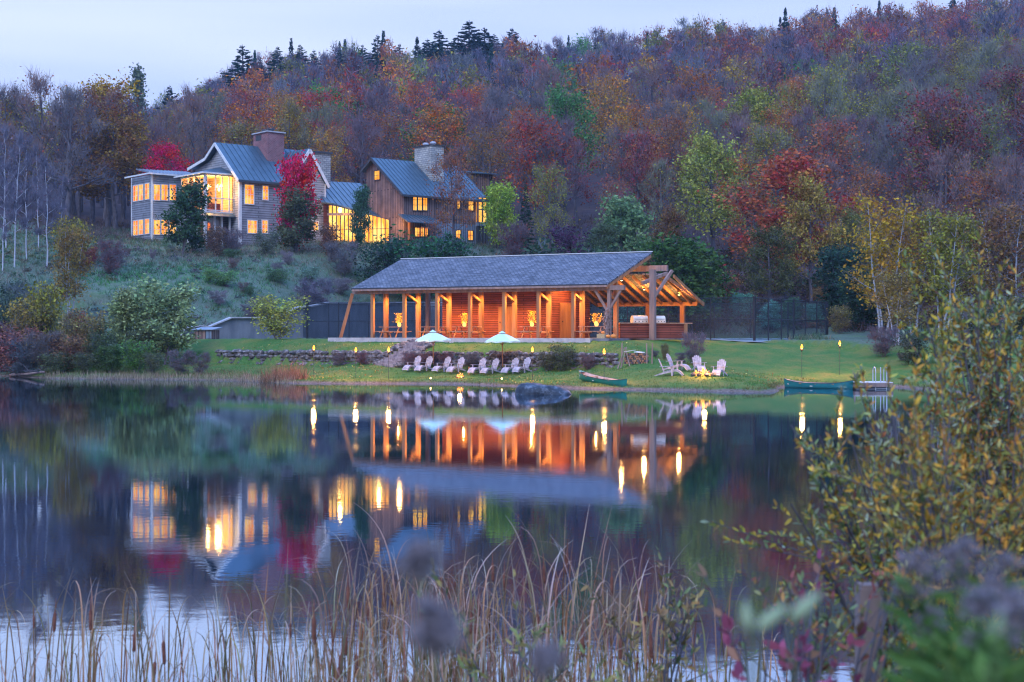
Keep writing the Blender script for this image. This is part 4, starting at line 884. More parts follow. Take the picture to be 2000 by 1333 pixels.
# ------------------------------------------------------------ path strip beside the court
def strip(name, pts, wd, mt, lab, dz=.03):
    v = []; f = []
    for i, (x, y) in enumerate(pts):
        d = Vector((pts[min(i + 1, len(pts) - 1)][0] - pts[max(i - 1, 0)][0], pts[min(i + 1, len(pts) - 1)][1] - pts[max(i - 1, 0)][1], 0)).normalized(); n = Vector((-d.y, d.x, 0)) * wd / 2
        for s in (-1, -.33, .33, 1): p = Vector((x, y, 0)) + n * s; v.append((p.x, p.y, gz(p.x, p.y) + dz))
    for i in range(len(pts) - 1):
        for k in range(3): a = i * 4 + k; f.append((a, a + 1, a + 5, a + 4))
    m = MB(); m.add(v, f); o = m.build(name, mt, None, True); tag(o, lab, kind='structure')
M['path'] = noisy('pale_path', (.17, .19, .20), (.28, .27, .30), 4, .9)
strip('path', [uv2xy(19.5 + i * .5, 11.2 - max(0, i - 9) * .11) for i in range(13)], .7, M['path'], 'pale gravel path along the front of the court fence', .07)
# ------------------------------------------------------------ dry stone walls and stone steps
def stone_wall(u0, u1, lab, seed):
    rng = random.Random(seed); m = MB(); u = u0
    while u < u1:
        x, y = uv2xy(u, -3.25); zf = gz(*uv2xy(u, -3.62)) - .05; zt = 1.74
        z = zf; h = max(.15, zt - zf)
        rows = max(1, int(h / .26))
        for k in range(rows + 1):
            sz_ = rng.uniform(.17, .34) if k else rng.uniform(.24, .36); xx, yy = uv2xy(u + rng.uniform(-.15, .15), -3.26 - rng.uniform(0, .12) - (.12 if k == 0 else 0))
            m.blob((xx, yy, zf + (k + .3) * h / (rows + .6)), sz_, sz_ * .8, sz_ * rng.uniform(.5, .75), rng, 7, 4, .25)
        u += rng.uniform(.24, .42)
    tag(m.build('stone_wall', M['rock']), lab, 'wall', 'low dry stone walls holding up the terrace')
us = u_at(772, -3.3)
stone_wall(-9.3, us - 1.0, 'low dry stone wall running left from the stone steps', 1)
stone_wall(us + .9, 21.0, 'long dry stone wall behind the row of lawn chairs', 2)
st = empty('stone_steps', (0, 0, 0), 0, 'rough stone steps climbing to the left end of the pavilion', 'steps')
rng = random.Random(7); p0 = Vector((*uv2xy(us, -4.1), 0)); p1 = Vector((*uv2xy(u_at(822, -1.6), -1.5), 0)); nst = 9
z0_, z1_ = gz(p0.x, p0.y), 2.55
dd_ = (p1 - p0).normalized(); nn = Vector((-dd_.y, dd_.x, 0))
for i in range(nst):
    t = i / (nst - 1); c = p0.lerp(p1, t); z = z0_ + .12 + (z1_ - z0_ - .12) * t; hw = 1.0 - .35 * t
    m = MB(); q = [c - nn * hw * rng.uniform(.9, 1.1) - dd_ * .36, c + nn * hw * rng.uniform(.9, 1.1) - dd_ * .36, c + nn * hw + dd_ * .4, c - nn * hw + dd_ * .4]
    m.slab([Vector((k.x, k.y, z)) for k in q], .35); m.build('step', M['slabstone2'] if 'slabstone2' in M else M['rock_pale'], st)
for s in (-1, 1):
    m = MB()
    for i in range(13):
        t = i / 12; c = p0.lerp(p1, t) + nn * s * (1.15 - .3 * t); r = rng.uniform(.2, .4); m.blob((c.x, c.y, gz(c.x, c.y) + .12), r, r * .8, r * .7, rng, 7, 4, .25)
    m.build('edging_rocks', M['rock'], st)
# ------------------------------------------------------------ adirondack chairs
def make_chair():
    r = empty('adirondack_chair', (0, 0, 0)); A = M['adirondack']
    sb = MB()
    for k in range(6): t = k / 5; sb.bar((.36 - .56 * t, -.27, .38 - .13 * t), (.36 - .56 * t, .27, .38 - .13 * t), .085, .02, (0, 0, 1))
    sb.build('seat', A, r)
    bk = MB()
    for k in range(5):
        s = (k - 2) / 2; y0 = s * .19; y1 = s * .235; top = 1.03 - .13 * s * s; n = 4; w0_, w1_ = .044, .052
        a = Vector((-.17, y0, .24)); b = Vector((-.17 - .34 * (top - .24) / .79, y1, top)); d = (b - a); th = Vector((-.012, 0, 0))
        P_ = [a + Vector((0, -w0_, 0)), a + Vector((0, w0_, 0)), b + Vector((0, w1_, 0)) - d * .05, b + Vector((0, w1_ * .5, 0)), b + Vector((0, -w1_ * .5, 0)), b + Vector((0, -w1_, 0)) - d * .05]
        bk.prism(P_, th * 2)
    bk.box(-.30, -.27, -.27, .27, .50, .57); bk.build('backrest', A, r)
    for s in (-1, 1):
        m = MB(); m.prism([(-.42, s * .30, .545), (-.42, s * .38, .545), (.0, s * .43, .56), (.40, s * .43, .575), (.42, s * .29, .575), (.0, s * .29, .56)], (0, 0, .022)); m.build('armrest', A, r)
        m = MB(); m.box(.27, .37, s * .31 - .013, s * .31 + .013, 0, .574); m.build('leg', A, r)
        m = MB(); m.prism([(.42, s * .285, .37), (.42, s * .285, .26), (-.66, s * .285, 0), (-.78, s * .285, 0), (-.40, s * .285, .16)], (0, .022 * s, 0)); m.build('leg', A, r)
    fr = MB()
    cur = [(.46, .37), (.56, .372), (.66, .35), (.76, .30), (.85, .225), (.93, .13), (.99, .04)]
    for (x0, z0) in cur[:-1]:
        i = cur.index((x0, z0)); x1, z1 = cur[i + 1]; fr.bar(((x0 * .95 + x1 * .05), 0, 0), ((x0 * .95 + x1 * .05), 0, 0.001), 0, 0) if False else None
        d = Vector((x1 - x0, 0, z1 - z0)) * .86; n = Vector((-(z1 - z0), 0, x1 - x0)).normalized() * .02
        fr.prism([(x0, -.26, z0), (x0 + d.x, -.26, z0 + d.z), (x0 + d.x + n.x, -.26, z0 + d.z + n.z), (x0 + n.x, -.26, z0 + n.z)], (0, .52, 0))
    o = fr.build('footrest', A, r)
    m = MB()
    for s in (-.235, .215):
        m.prism([(x, s, z - .005) for x, z in cur] + [(x - .04, s, max(0, z - .10)) for x, z in reversed(cur)], (0, .022, 0))
    m.build('frame', A, o)
    return reg(r)
CH = make_chair(); first = True
clab = ['leftmost grey lawn chair of the row by the stone wall', 'second lawn chair from the left, just left of the left parasol pole', 'third lawn chair from the left, just right of the left parasol pole', 'fourth lawn chair from the left with the small fire before its footrest',
        'fifth lawn chair in the row, first after the small fire', 'sixth lawn chair in the row, just left of the right parasol pole', 'seventh lawn chair in the row, just right of the right parasol pole', 'rightmost lawn chair of the row by the stone wall']
def place_chair(px, Y, deg, lab, grp):
    global first
    p = gp(px, Y); c = CH if first else dup(CH, p); first = False
    c.location = (p.x, p.y, p.z + .01); c.rotation_euler = (0, 0, radians(deg)); c.scale = (.9, .9, .9); tag(c, lab, 'lawn chair', grp)
for px, lab, j in zip((809, 832, 867, 894, 936, 961, 1000, 1023), clab, (0, 2, -2, 1, 0, -2, 2, -1)):
    place_chair(px, 88.7 - 2.6 * (px - 809) / 214, 233 + j, lab, 'grey slatted lawn chairs in a row facing the pond')
place_chair(1303, 77.2, -12, 'lawn chair seen from the side at the far left of the camp fire', 'lawn chairs around the camp fire')
place_chair(1318, 78.8, -32, 'lawn chair behind the leftmost one facing the camp fire', 'lawn chairs around the camp fire')
place_chair(1364, 79.0, -84, 'lawn chair facing the pond directly behind the camp fire', 'lawn chairs around the camp fire')
place_chair(1406, 78.2, 247, 'lawn chair right of the camp fire', 'lawn chairs around the camp fire')
# ------------------------------------------------------------ fires, torches, lawn lights
def plight(x, y, z, e, col=(1, .42, .09), r=.12):
    ld = bpy.data.lights.new('flame_light', 'POINT'); ld.energy = e; ld.color = col; ld.shadow_soft_size = r
    o = bpy.data.objects.new('flame_light', ld); COL.objects.link(o); o.location = (x, y, z)
def flames(m, n, R, h, rng, cx=0):
    for k in range(n):
        a = rng.uniform(0, 2 * pi); r = R * math.sqrt(rng.random()); x, y = cx + r * cos(a), r * .6 * sin(a); hh = h * rng.uniform(.4, 1) * (1 - .4 * r / R); w_ = R * rng.uniform(.18, .32)
        m.path([(x, y, 0), (x + rng.uniform(-.03, .03), y, hh * .35), (x + rng.uniform(-.05, .05), y, hh * .7), (x + rng.uniform(-.08, .08), y, hh)], [w_ * .7, w_, w_ * .55, .004], 6)
def fire(px, Y, R, h, lab, e, name='camp_fire'):
    p = gp(px, Y); rng = random.Random(px); r = empty(name, p, 0, lab, 'fire')
    m = MB()
    for k in range(9): a = 2 * pi * k / 9; m.blob((R * 1.15 * cos(a), R * 1.0 * sin(a), .05), R * .28, R * .25, R * .2, rng, 7, 4, .2)
    m.build('ring_stones', M['rock'], r); m = MB()
    for k in range(7): a = rng.uniform(0, pi); m.tube((R * .9 * cos(a), R * .8 * sin(a), .06), (-R * .7 * cos(a + .4), -R * .7 * sin(a + .4), .14 + .1 * rng.random()), R * .11, n=6)
    m.build('logs', M['bark'], r); m = MB(); flames(m, 16, R * .85, h, rng); m.build('flames', M['fire'], r, True)
    plight(p.x, p.y - R * .8, p.z + h + .15, e)
fire(1374, 76.6, .50, .52, 'blazing camp fire between the four lawn chairs', 200)
fire(898, 85.6, .20, .42, 'small fire on the lawn in front of the row of chairs', 45, 'small_fire')
def torch(px, pyf, pyb, lab, e=250, side=0):
    # height from the row of the flame and the foot
    lo, hi = 70.0, 100.0
    for _ in range(40):
        Y = (lo + hi) / 2; p = gp(px, Y); row = HOR + (CAMZ - p.z) * FPX / Y
        if row > pyb: lo = Y
        else: hi = Y
    p = gp(px, Y); zt = ZP(pyf, Y) - p.z; r = empty('torch', p, 0, lab, 'torch', 'burning garden torches along the shore')
    m = MB(); m.tube((0, 0, -.05), (0, 0, zt - .2), .014, n=6); m.build('pole', M['lampmetal'], r)
    m = MB(); m.lathe([(.02, zt - .24), (.07, zt - .17), (.085, zt - .08), (.06, zt - .06)], n=10); m.build('oil_cup', M['lampmetal'], r)
    m = MB(); m.lathe([(.03, zt - .07), (.062, zt - .02), (.070, zt + .03), (.045, zt + .10), (.010, zt + .19)], n=10); m.build('flame', M['flame'], r, True)
    plight(p.x, p.y - .12, p.z + zt + .12, e)
torch(613, 681, 737, 'leftmost burning torch on the left lawn'); torch(695, 685, 740, 'burning torch before the stone wall left of the stone steps'); torch(759, 684, 742, 'burning torch at the foot of the stone steps')
torch(1040, 684, 745, 'burning torch behind the dark boulder'); torch(1180, 688, 750, 'burning torch behind the beached canoe'); torch(1566, 679, 738, 'burning torch above the floating canoe'); torch(1640, 672, 732, 'rightmost burning torch near the path')
for px, Y, lab in ((841, 84.2, 'tiny lawn light below the left parasol'), (980, 82.6, 'tiny lawn light below the right parasol')):
    p = gp(px, Y); r = empty('lawn_light', p, 0, lab, 'lamp', 'tiny lawn lights'); m = MB(); m.tube((0, 0, -.02), (0, 0, .1), .012); m.build('stake', M['lampmetal'], r); m = MB(); m.blob((0, 0, .13), .045, .045, .05, random.Random(1), 8, 5, 0); m.build('bulb', M['bulb'], r)
p = gp(916, 86.9); m = MB(); m.box(-.04, .04, -.04, .04, -.05, .42); m.box(-.05, .05, -.05, .05, .42, .45); o = m.build('marker_post', M['timber']); o.location = p; tag(o, 'short pale wooden post in the gap of the chair row', 'post')
# ------------------------------------------------------------ parasols
def make_umb():
    r = empty('parasol', (0, 0, 0)); R, zc, zt = 1.15, 1.86, 2.42; n = 8
    ring = [Vector((R * cos(2 * pi * (k + .5) / n), R * sin(2 * pi * (k + .5) / n), zc)) for k in range(n)]
    m = MB(); vs = []; fs = []
    for k in range(n):
        a, b = ring[k], ring[(k + 1) % n]; apx = Vector((0, 0, zt)); i = len(vs); g = (a + b) / 2; 
        m1 = a.lerp(apx, .5) + Vector((0, 0, .03)); m2 = b.lerp(apx, .5) + Vector((0, 0, .03)); mm = (m1 + m2) / 2 - Vector((0, 0, .03)); t1 = a.lerp(apx, .86); t2 = b.lerp(apx, .86); g = g + Vector((0, 0, .05)) - Vector((g.x, g.y, 0)) * .03
        vs += [a, g, b, m1, mm, m2, t1, t2, a - Vector((0, 0, .08)), g - Vector((0, 0, .08)), b - Vector((0, 0, .08))]
        fs += [tuple(i + q for q in f) for f in ((0, 1, 4, 3), (1, 2, 5, 4), (3, 4, 6), (4, 7, 6), (4, 5, 7), (8, 9, 1, 0), (9, 10, 2, 1))]
    m.add(vs, fs); m.build('canopy', M['teal'], r)
    m = MB(); q = [Vector((.24 * cos(2 * pi * (k + .5) / n), .24 * sin(2 * pi * (k + .5) / n), zt - .05)) for k in range(n)]; m.add(q + [Vector((0, 0, zt + .09))], [(k, (k + 1) % n, n) for k in range(n)]); m.build('vent', M['teal'], r)
    m = MB(); m.tube((0, 0, -.1), (0, 0, zt + .12), .028, n=8); m.build('pole', M['timber'], r)
    m = MB()
    for a in ring: m.bar(Vector((0, 0, zt - .02)), a + Vector((0, 0, -.01)), .02, .02)
    m.build('ribs', M['timber'], r)
    for k in range(4): a = ring[2 * k]; m = MB(); m.bar((0, 0, zc - .25), a.lerp(Vector((0, 0, zt)), .5) - Vector((0, 0, .02)), .018, .018); m.build('strut', M['timber'], r)
    m = MB(); m.lathe([(.25, 0), (.25, .05), (.06, .09), (.05, .3)], n=14); m.build('base', M['lampmetal'], r)
    return reg(r)
UM = make_umb(); p = gp(847, 88.9); UM.location = p; tag(UM, 'left teal parasol rising between the first two pairs of chairs', 'parasol', 'teal parasols behind the lawn chairs')
UM.rotation_euler = (radians(1.2), radians(-1.5), .25)
p = gp(982, 87.3); u2 = dup(UM, p, 0, 1, 'right teal parasol rising right of the middle chairs'); u2.rotation_euler = (radians(.5), radians(-1), .1)
# ------------------------------------------------------------ canoes
def canoe(p0, p1, zk0, zk1, hull, lab, thwarts=3, beam=.86, depth=.36, decal=True):
    a = Vector((p0[0], p0[1], zk0)); b = Vector((p1[0], p1[1], zk1)); d = (b - a); Lc = d.length; r = empty('canoe', (a + b) / 2, 0, lab, 'canoe')
    r.rotation_euler = Matrix(((d.normalized()), Vector((0, 0, 1)).cross(d).normalized(), d.normalized().cross(Vector((0, 0, 1)).cross(d).normalized()))).transposed().to_euler()
    n, kx = 28, 9
    def sec(t, off=0):
        s = 2 * t - 1; w_ = (beam / 2 - off) * max(0, 1 - abs(s) ** 2.6) ** .75; sheer = depth + .20 * abs(s) ** 3; keel = .07 * abs(s) ** 4 + off; out = []
        for k in range(kx):
            q = (k / (kx - 1)) * 2 - 1; an = q * pi / 2; yy = w_ * (abs(sin(an)) ** .75) * (1 if q > 0 else -1); zz = keel + (sheer - keel) * (1 - cos(an)) ** 1.25 if True else 0
            out.append(Vector((s * (Lc / 2 - off) * (1 - .03 * (1 - (zz / sheer)) * (abs(s) > .9)), yy, zz)))
        return out
    for off, nm, mt in ((0, 'hull', hull), (.018, 'inner_hull', M['canoe_in'])):
        vs = []; fs = []
        for i in range(n + 1): vs += sec(i / n, off)
        for i in range(n):
            for k in range(kx - 1): q = (i * kx + k, i * kx + k + 1, (i + 1) * kx + k + 1, (i + 1) * kx + k); fs.append(q if off == 0 else q[::-1])
        m = MB(); m.add(vs, fs); m.build(nm, mt, r, True)
    for sd_ in (0, kx - 1):
        m = MB(); m.path([sec(i / n)[sd_] + Vector((0, 0, .004)) for i in range(n + 1)], .016, 6); m.build('gunwale', M['lampmetal'], r)
    for t in (.28, .5, .74):
        s = sec(t); m = MB(); m.bar(s[0] - Vector((0, 0, .05)), s[-1] - Vector((0, 0, .05)), .16 if t != .5 else .06, .025); m.build('thwart', M['table'], r)
    for s in (-1, 1):
        e0, e1 = (sec(1.0)[0], sec(.92)) if s > 0 else (sec(0)[0], sec(.08)); m = MB(); m.add([e0 + Vector((0, 0, .01)), e1[0] + Vector((0, 0, .01)), e1[-1] + Vector((0, 0, .01))], [(0, 1, 2)]); m.build('deck_plate', hull, r)
    if decal:
        for t0, wd in ((.07, .10), (.42, .16)):
            m = MB()
            for sgn, kk in ((-1, 1), (1, kx - 2)):
                s = sec(t0); s2 = sec(t0 + wd / Lc); o_ = Vector((0, sgn * .006, 0)); up_ = Vector((0, 0, .05))
                for j in range(4):
                    q0 = s[kk].lerp(s2[kk], j / 4) + o_; q1 = s[kk].lerp(s2[kk], (j + .7) / 4) + o_; m.add([q0 - up_ * .5, q1 - up_ * .5, q1 + up_ * .5, q0 + up_ * .5], [(0, 1, 2, 3)])
            m.build('white_lettering', M['white'], r)
    return r
canoe((XP(1130, 78.9), 78.9), (XP(1224, 75.0), 75.0), gz(XP(1130, 78.9), 78.9) + .10, .0, M['canoe'], 'green canoe pulled up with its bow on the shore beside the boulder')
canoe((XP(1531, 77.8), 77.8), (XP(1667, 75.6), 75.6), -.07, -.09, M['canoe_b'], 'blue green canoe floating beside the white swimming dock')
p = (XP(1600, 75.6), 75.6)
# ------------------------------------------------------------ dock with ladder
dk = empty('swimming_dock', (XP(1700, 76), 76.0, 0), 0, 'small pale floating dock beside the blue green canoe', 'dock')
hw = (XP(1738, 76) - XP(1664, 76)) / 2
for k in range(12): m = MB(); x0 = -hw + 2 * hw * k / 12; m.box(x0 + .01, x0 + 2 * hw / 12 - .01, -.8, .9, .33, .37); m.build('deck_board', M['white'], dk)
m = MB(); m.box(-hw, hw, -.8, -.74, .12, .329); m.box(-hw, hw, .84, .9, .12, .329); m.box(-hw, -hw + .06, -.739, .839, .12, .329); m.box(hw - .06, hw, -.739, .839, .12, .329); m.build('frame', M['greytimber'], dk)
m = MB(); m.box(-hw + .1, hw - .1, -.7, .8, -.1, .25); m.build('float', M['concrete'], dk)
for sx in (-hw * .6, hw * .8): m = MB(); m.tube((sx, .95, -1), (sx, .95, .75), .045, n=8); m.build('pile', M['greytimber'], dk)
ld_ = empty('swim_ladder', (XP(1721, 75.4), 75.5, 0), 0, 'curved silver swim ladder rising from the end of the dock', 'ladder')
for sx in (-.32, .26):
    m = MB(); q = []
    for k in range(9): a = pi * k / 8; q.append((sx, .35 - .28 * cos(a) * 1.0 - .28, .95 + .22 * sin(a)))
    m.path([(sx, -.21 + 0, -.35), (sx, -.21, .5)] + q + [(sx, .35, .37)], .026, 8); m.build('rail', M['alu'], ld_)
for z in (-.2, .05, .3): m = MB(); m.tube((-.32, -.21, z), (.26, -.21, z), .022); m.build('rung', M['alu'], ld_)
for sx in (.02, .36): m = MB(); m.tube((sx, .1, .3), (sx, .1, 1.12), .03, n=8); m.blob((sx, .1, 1.12), .03, .03, .03, random.Random(0), 8, 4, 0); m.build('stanchion', M['alu'], ld_)
# ------------------------------------------------------------ boulder
bp_ = (XP(1061, 69.3), 69.3); rng = random.Random(12); n_, k_ = 40, 16; vs = []; fs = []
prof = lambda s: np.interp(s, [-1, -.93, -.75, -.4, 0, .4, .7, .9, 1], [0, .34, .50, .53, .49, .40, .28, .15, 0])
for i in range(n_ + 1):
    s = -1 + 2 * i / n_; h_ = float(prof(s)); d_ = .95 * math.sqrt(max(0, 1 - abs(s) ** 2.4))
    for k in range(k_):
        a = 2 * pi * k / k_; q = 1 + .07 * sin(5 * s + 3 * a) + rng.uniform(-.035, .035); cs_, sn_ = cos(a), sin(a)
        vs.append((s * 1.40, d_ * (abs(cs_) ** .7) * (1 if cs_ > 0 else -1) * q, (h_ * (abs(sn_) ** .55) * q if sn_ > 0 else -.4 * abs(sn_))))
for i in range(n_):
    for k in range(k_): fs.append((i * k_ + k, i * k_ + (k + 1) % k_, (i + 1) * k_ + (k + 1) % k_, (i + 1) * k_ + k))
m = MB(); m.add(vs, fs); M['boulder'] = noisy('boulder_rock', (.018, .025, .04), (.15, .18, .24), 2.6, .7, .8, (1, 1, 1.4), c3=(.04, .055, .08), lo=.36, hi=.68, detail=8); bo = m.build('boulder', M['boulder'], None, True); bo.location = (bp_[0], bp_[1], 0); bo.rotation_euler = (0, 0, -.12); tag(bo, 'dark lichened boulder lying in the shallows left of the canoe', 'boulder')
# ------------------------------------------------------------ firewood stack with stakes and leaning sticks
p = gp(1242, 82.7); fw_ = empty('firewood_stack', p, TH, 'stack of split firewood between upright stakes against the terrace', 'firewood'); rng = random.Random(5)
k = 0
for row in range(5):
    for c in range(9 - (row > 4) * 3):
        x_ = -.62 + c * .155 + (row % 2) * .07; z_ = .08 + row * .125; rr_ = rng.uniform(.055, .08); m = MB(); y_ = rng.uniform(-.04, .04)
        m.tube((x_, -.22 + y_, z_), (x_ + rng.uniform(-.02, .02), .22, z_), rr_, n=rng.choice([5, 6, 7])); m.build('log', M['log_end'] if (row + c) % 3 else M['bark'], fw_)
for x_ in (-.78, .80, 1.12): m = MB(); m.tube((x_, -.26, -.1), (x_ + rng.uniform(-.05, .05), -.26, 1.15 + .1 * rng.random()), .045, .035, 6); m.build('stake', M['greytimber'], fw_)
m = MB(); m.slab([(-.62, -.3, .74), (-.1, -.3, .82), (-.1, .2, .84), (-.62, .2, .76)], .03); m.slab([(.0, -.3, .73), (.5, -.3, .69), (.5, .2, .71), (.0, .2, .75)], .03); m.build('cover_board', M['white'], fw_)
for i, (x0, x1) in enumerate(((1206, 1220), (1212, 1224), (1230, 1221))):
    a = gp(x0, 82.4); b = gp(x1, 82.8); m = MB(); m.tube(a, b + Vector((0, 0, 1.15)), .04, .025, 6); tag(m.build('leaning_pole', M['greytimber']), ['longest grey pole leaning left of the firewood stack', 'middle grey pole leaning beside the firewood stack', 'grey pole crossing behind the firewood stack stake'][i], 'pole', 'poles leaning by the firewood')
# ------------------------------------------------------------ driftwood on the left shore
m = MB(); rng = random.Random(8)
a = P(20, 728, 97); b = P(86, 719, 93.5); a.z = .12; b.z = .42
m.path([a, a.lerp(b, .5) + Vector((0, 0, -.05)), b], [.10, .085, .06], 8); dw = m.build('driftwood_log', M['greytimber'], None); tag(dw, 'pale fallen birch log lying over the left waterline', 'log')
m = MB()
for k in range(16):
    s = a.lerp(b, rng.random()); d = Vector((rng.uniform(-1, 1), rng.uniform(-.6, .3), rng.uniform(-.1, .8))).normalized() * rng.uniform(.6, 1.6); m.path([s, s + d * .5 + Vector((0, 0, .1)), s + d], [.03, .02, .008], 4)
m.build('branches', M['bark'], dw)
# ------------------------------------------------------------ tree prototypes (numpy foliage)
def rot_basis(d):
    d = d / (np.linalg.norm(d, axis=-1, keepdims=True) + 1e-9); up = np.where(np.abs(d[..., 2:3]) > .9, np.array([1., 0, 0]), np.array([0, 0, 1.]))
    x = np.cross(d, up); x /= np.linalg.norm(x, axis=-1, keepdims=True) + 1e-9; return d, x, np.cross(x, d)
def slivers(p, q, w, rs):
    """thin triangles from p to q, w wide at the base"""
    d, x, y = rot_basis(q - p); a = rs.uniform(0, 2 * pi, (len(p), 1)); o = (x * np.cos(a) + y * np.sin(a)) * w
    v = np.stack([p - o, p + o, q], 1).reshape(-1, 3); f = np.arange(len(v)).reshape(-1, 3); return v, f
def leaves(c, size, rs, up=.3):
    n = len(c); d = rs.normal(0, 1, (n, 3)); d[:, 2] *= .7; d, x, y = rot_basis(d); a = rs.uniform(0, 2 * pi, (n, 1)); o = x * np.cos(a) + y * np.sin(a)
    s = size * rs.uniform(.6, 1.35, (n, 1)); v = np.stack([c - d * s, c + o * s * .6, c + d * s, c - o * s * .6], 1).reshape(-1, 3); return v, np.arange(len(v)).reshape(-1, 4)
def prisms(segs, n=4):
    V = []; F = []; b = 0
    for p, q, r0, r1 in segs:
        d, x, y = rot_basis((q - p)[None]); x = x[0]; y = y[0]; an = np.arange(n) * 2 * pi / n
        ring = np.cos(an)[:, None] * x + np.sin(an)[:, None] * y; V += [p + ring * r0, q + ring * r1]
        for k in range(n): F.append((b + k, b + (k + 1) % n, b + n + (k + 1) % n, b + n + k))
        b += 2 * n
    return np.concatenate(V), np.array(F)
def skeleton(rs, H, cb, R, nl, up=.75, fork=False, wig=.05, trunks=1, lean=.12, splay=.25, tr=.022):
    """trunk(s), limbs and twigs; crown is an ellipsoid from cb*H to H with radius R"""
    big, small, tips = [], [], []
    for t_ in range(trunks):
        a0 = rs.uniform(0, 2 * pi) if trunks > 1 else 0; base = np.array([cos(a0), sin(a0), 0]) * (.03 * H * (trunks > 1)); top = base + np.array([cos(a0) * (splay * H if trunks > 1 else 0) + rs.normal() * lean, sin(a0) * (splay * H if trunks > 1 else 0) + rs.normal() * lean, H * rs.uniform(.85, .97)])
        n = 6; pts = [base + (top - base) * (i / n) + np.array([rs.normal(), rs.normal(), 0]) * wig * (0 < i < n) * H * .12 for i in range(n + 1)]
        rr = [H * tr * (1 - .85 * i / n) * (.7 if trunks > 1 else 1) for i in range(n + 1)]
        for i in range(n): big.append((pts[i], pts[i + 1], rr[i], rr[i + 1]))
        P_ = np.array(pts)
        for k in range(nl):
            t = cb + (1 - cb) * ((k + rs.uniform(0, .9)) / nl) ** 1.1 * .93; f = t * n; i = min(int(f), n - 1); s = P_[i] + (P_[i + 1] - P_[i]) * (f - i)
            a = k * 2.4 + rs.uniform(-.5, .5); hgt_ = (t - cb) / (1 - cb); ln = R * (math.sqrt(max(.05, 1 - (hgt_ * 1.5 - .5) ** 2))) * rs.uniform(.75, 1.1) * (1 if trunks == 1 else .6)
            el = up * (.5 + .7 * hgt_); d = np.array([cos(a) * cos(el), sin(a) * cos(el), sin(el)]); e = s + d * ln; m_ = s + d * ln * .5 + np.array([0, 0, -.04 * ln])
            r_ = rr[i] * .42; big.append((s, m_, r_, r_ * .6)); big.append((m_, e, r_ * .6, r_ * .25))
            for j in range(5):
                tt = rs.uniform(.35, 1); s2 = s + (e - s) * tt; d2 = d + rs.normal(0, .55, 3); d2[2] += .35; d2 /= np.linalg.norm(d2); l2 = ln * rs.uniform(.25, .5); e2 = s2 + d2 * l2
                small.append((s2, e2, r_ * .3, r_ * .12)); tips += [s2 + (e2 - s2) * q for q in (.45, .75, 1.0)]
            tips.append(e)
        tips += [P_[-1], P_[-2] * .5 + P_[-1] * .5]
    return big, small, np.array(tips)
def tree_mesh(name, rs, H, cb, R, nl, twigs=0, tl=.9, tw=.022, nleaf=0, ls=.16, spread=.5, barkm='bark', leafm='leaf', twigm='twig', drop=0.0, **k):
    big, small, tips = skeleton(rs, H, cb, R, nl, **k)
    v, f = prisms(big, 5); v2, f2 = prisms(small, 3); tm = npmesh(name + '_trunk', np.concatenate([v, v2]), [np.concatenate([f]), f2 + len(v)], [M[barkm]])
    V, F, I = [], [], []; b = 0
    if twigs:
        i = rs.randint(0, len(tips), twigs); p = tips[i] + rs.normal(0, spread * .35, (twigs, 3)); d = rs.normal(0, 1, (twigs, 3)); out = p - np.array([0, 0, H * cb]); d = d * .8 + out / (np.linalg.norm(out, axis=1, keepdims=True) + .1) * 1.0; d[:, 2] += .5
        d /= np.linalg.norm(d, axis=1, keepdims=True); q = p + d * tl * rs.uniform(.4, 1.1, (twigs, 1)); v, f = slivers(p, q, tw, rs); V.append(v); F.append(f); I += [1] * len(f); b += len(v)
    if nleaf:
        keep = tips[rs.uniform(0, 1, len(tips)) > drop]; i = rs.randint(0, len(keep), nleaf); c = keep[i] + rs.normal(0, spread, (nleaf, 3)) * np.array([1, 1, .8]); v, f = leaves(c, ls, rs); V.append(v); F.append(f + b); I += [0] * len(f)
    cm = npmesh(name + '_crown', np.concatenate(V), F, [M[leafm], M[twigm]], I)
    return tm, cm
def spruce_mesh(rs, H, R, n=3600, nm='spruce', droop=-.25):
    big = [(np.array([0, 0, 0.]), np.array([0, 0, H]), H * .016, .02)]; P_, Q_ = [], []
    nb = int(H * 9)
    for k in range(nb):
        t = (k + rs.uniform(0, 1)) / nb; z = H * (.08 + .9 * t); a = k * 2.4 + rs.uniform(-.4, .4); ln = R * (1 - t) ** .85 * rs.uniform(.45, 1.15) + .15; e = np.array([cos(a) * ln, sin(a) * ln, z + ln * droop * (1 - t * 1.8) + rs.normal() * .15]); s = np.array([0, 0, z])
        big.append((s, e, .04, .015)); m_ = max(6, int(n / nb * (ln / R) * 1.6)); tt = rs.uniform(.15, 1, (m_, 1)) ** .7; p = s + (e - s) * tt; side = np.cross(e - s, [0, 0, 1]); side /= np.linalg.norm(side) + 1e-6
        d = (e - s) / ln * .5 + side * rs.choice([-1, 1], (m_, 1)) * rs.uniform(.3, 1, (m_, 1)) + rs.normal(0, .2, (m_, 3)); d[:, 2] -= .12; P_.append(p); Q_.append(p + d * .5 * (.5 + .5 * (1 - tt)) * min(1.2, ln * .7 + .25))
    p = np.concatenate(P_); q = np.concatenate(Q_); v, f = slivers(p, q, .15, rs); v3, f3 = prisms(big, 4)
    return npmesh(nm + '_trunk', v3, f3, [M['bark']]), npmesh(nm + '_crown', v, f, [M['leaf']])
def proto(name, meshes, col=(.1, .1, .1)):
    r = empty(name, (0, 0, -500)); t = link('trunk', meshes[0], r); c = link('crown', meshes[1], r); c.color = (*col, 1); reg(r); return r
RS = np.random.RandomState(11)
PROTO = {}
def mk(kind, n, fn):
    PROTO[kind] = [fn(np.random.RandomState(hash_(kind) + i)) for i in range(n)]
def hash_(s): return sum(ord(c) * (i + 7) for i, c in enumerate(s)) % 10000
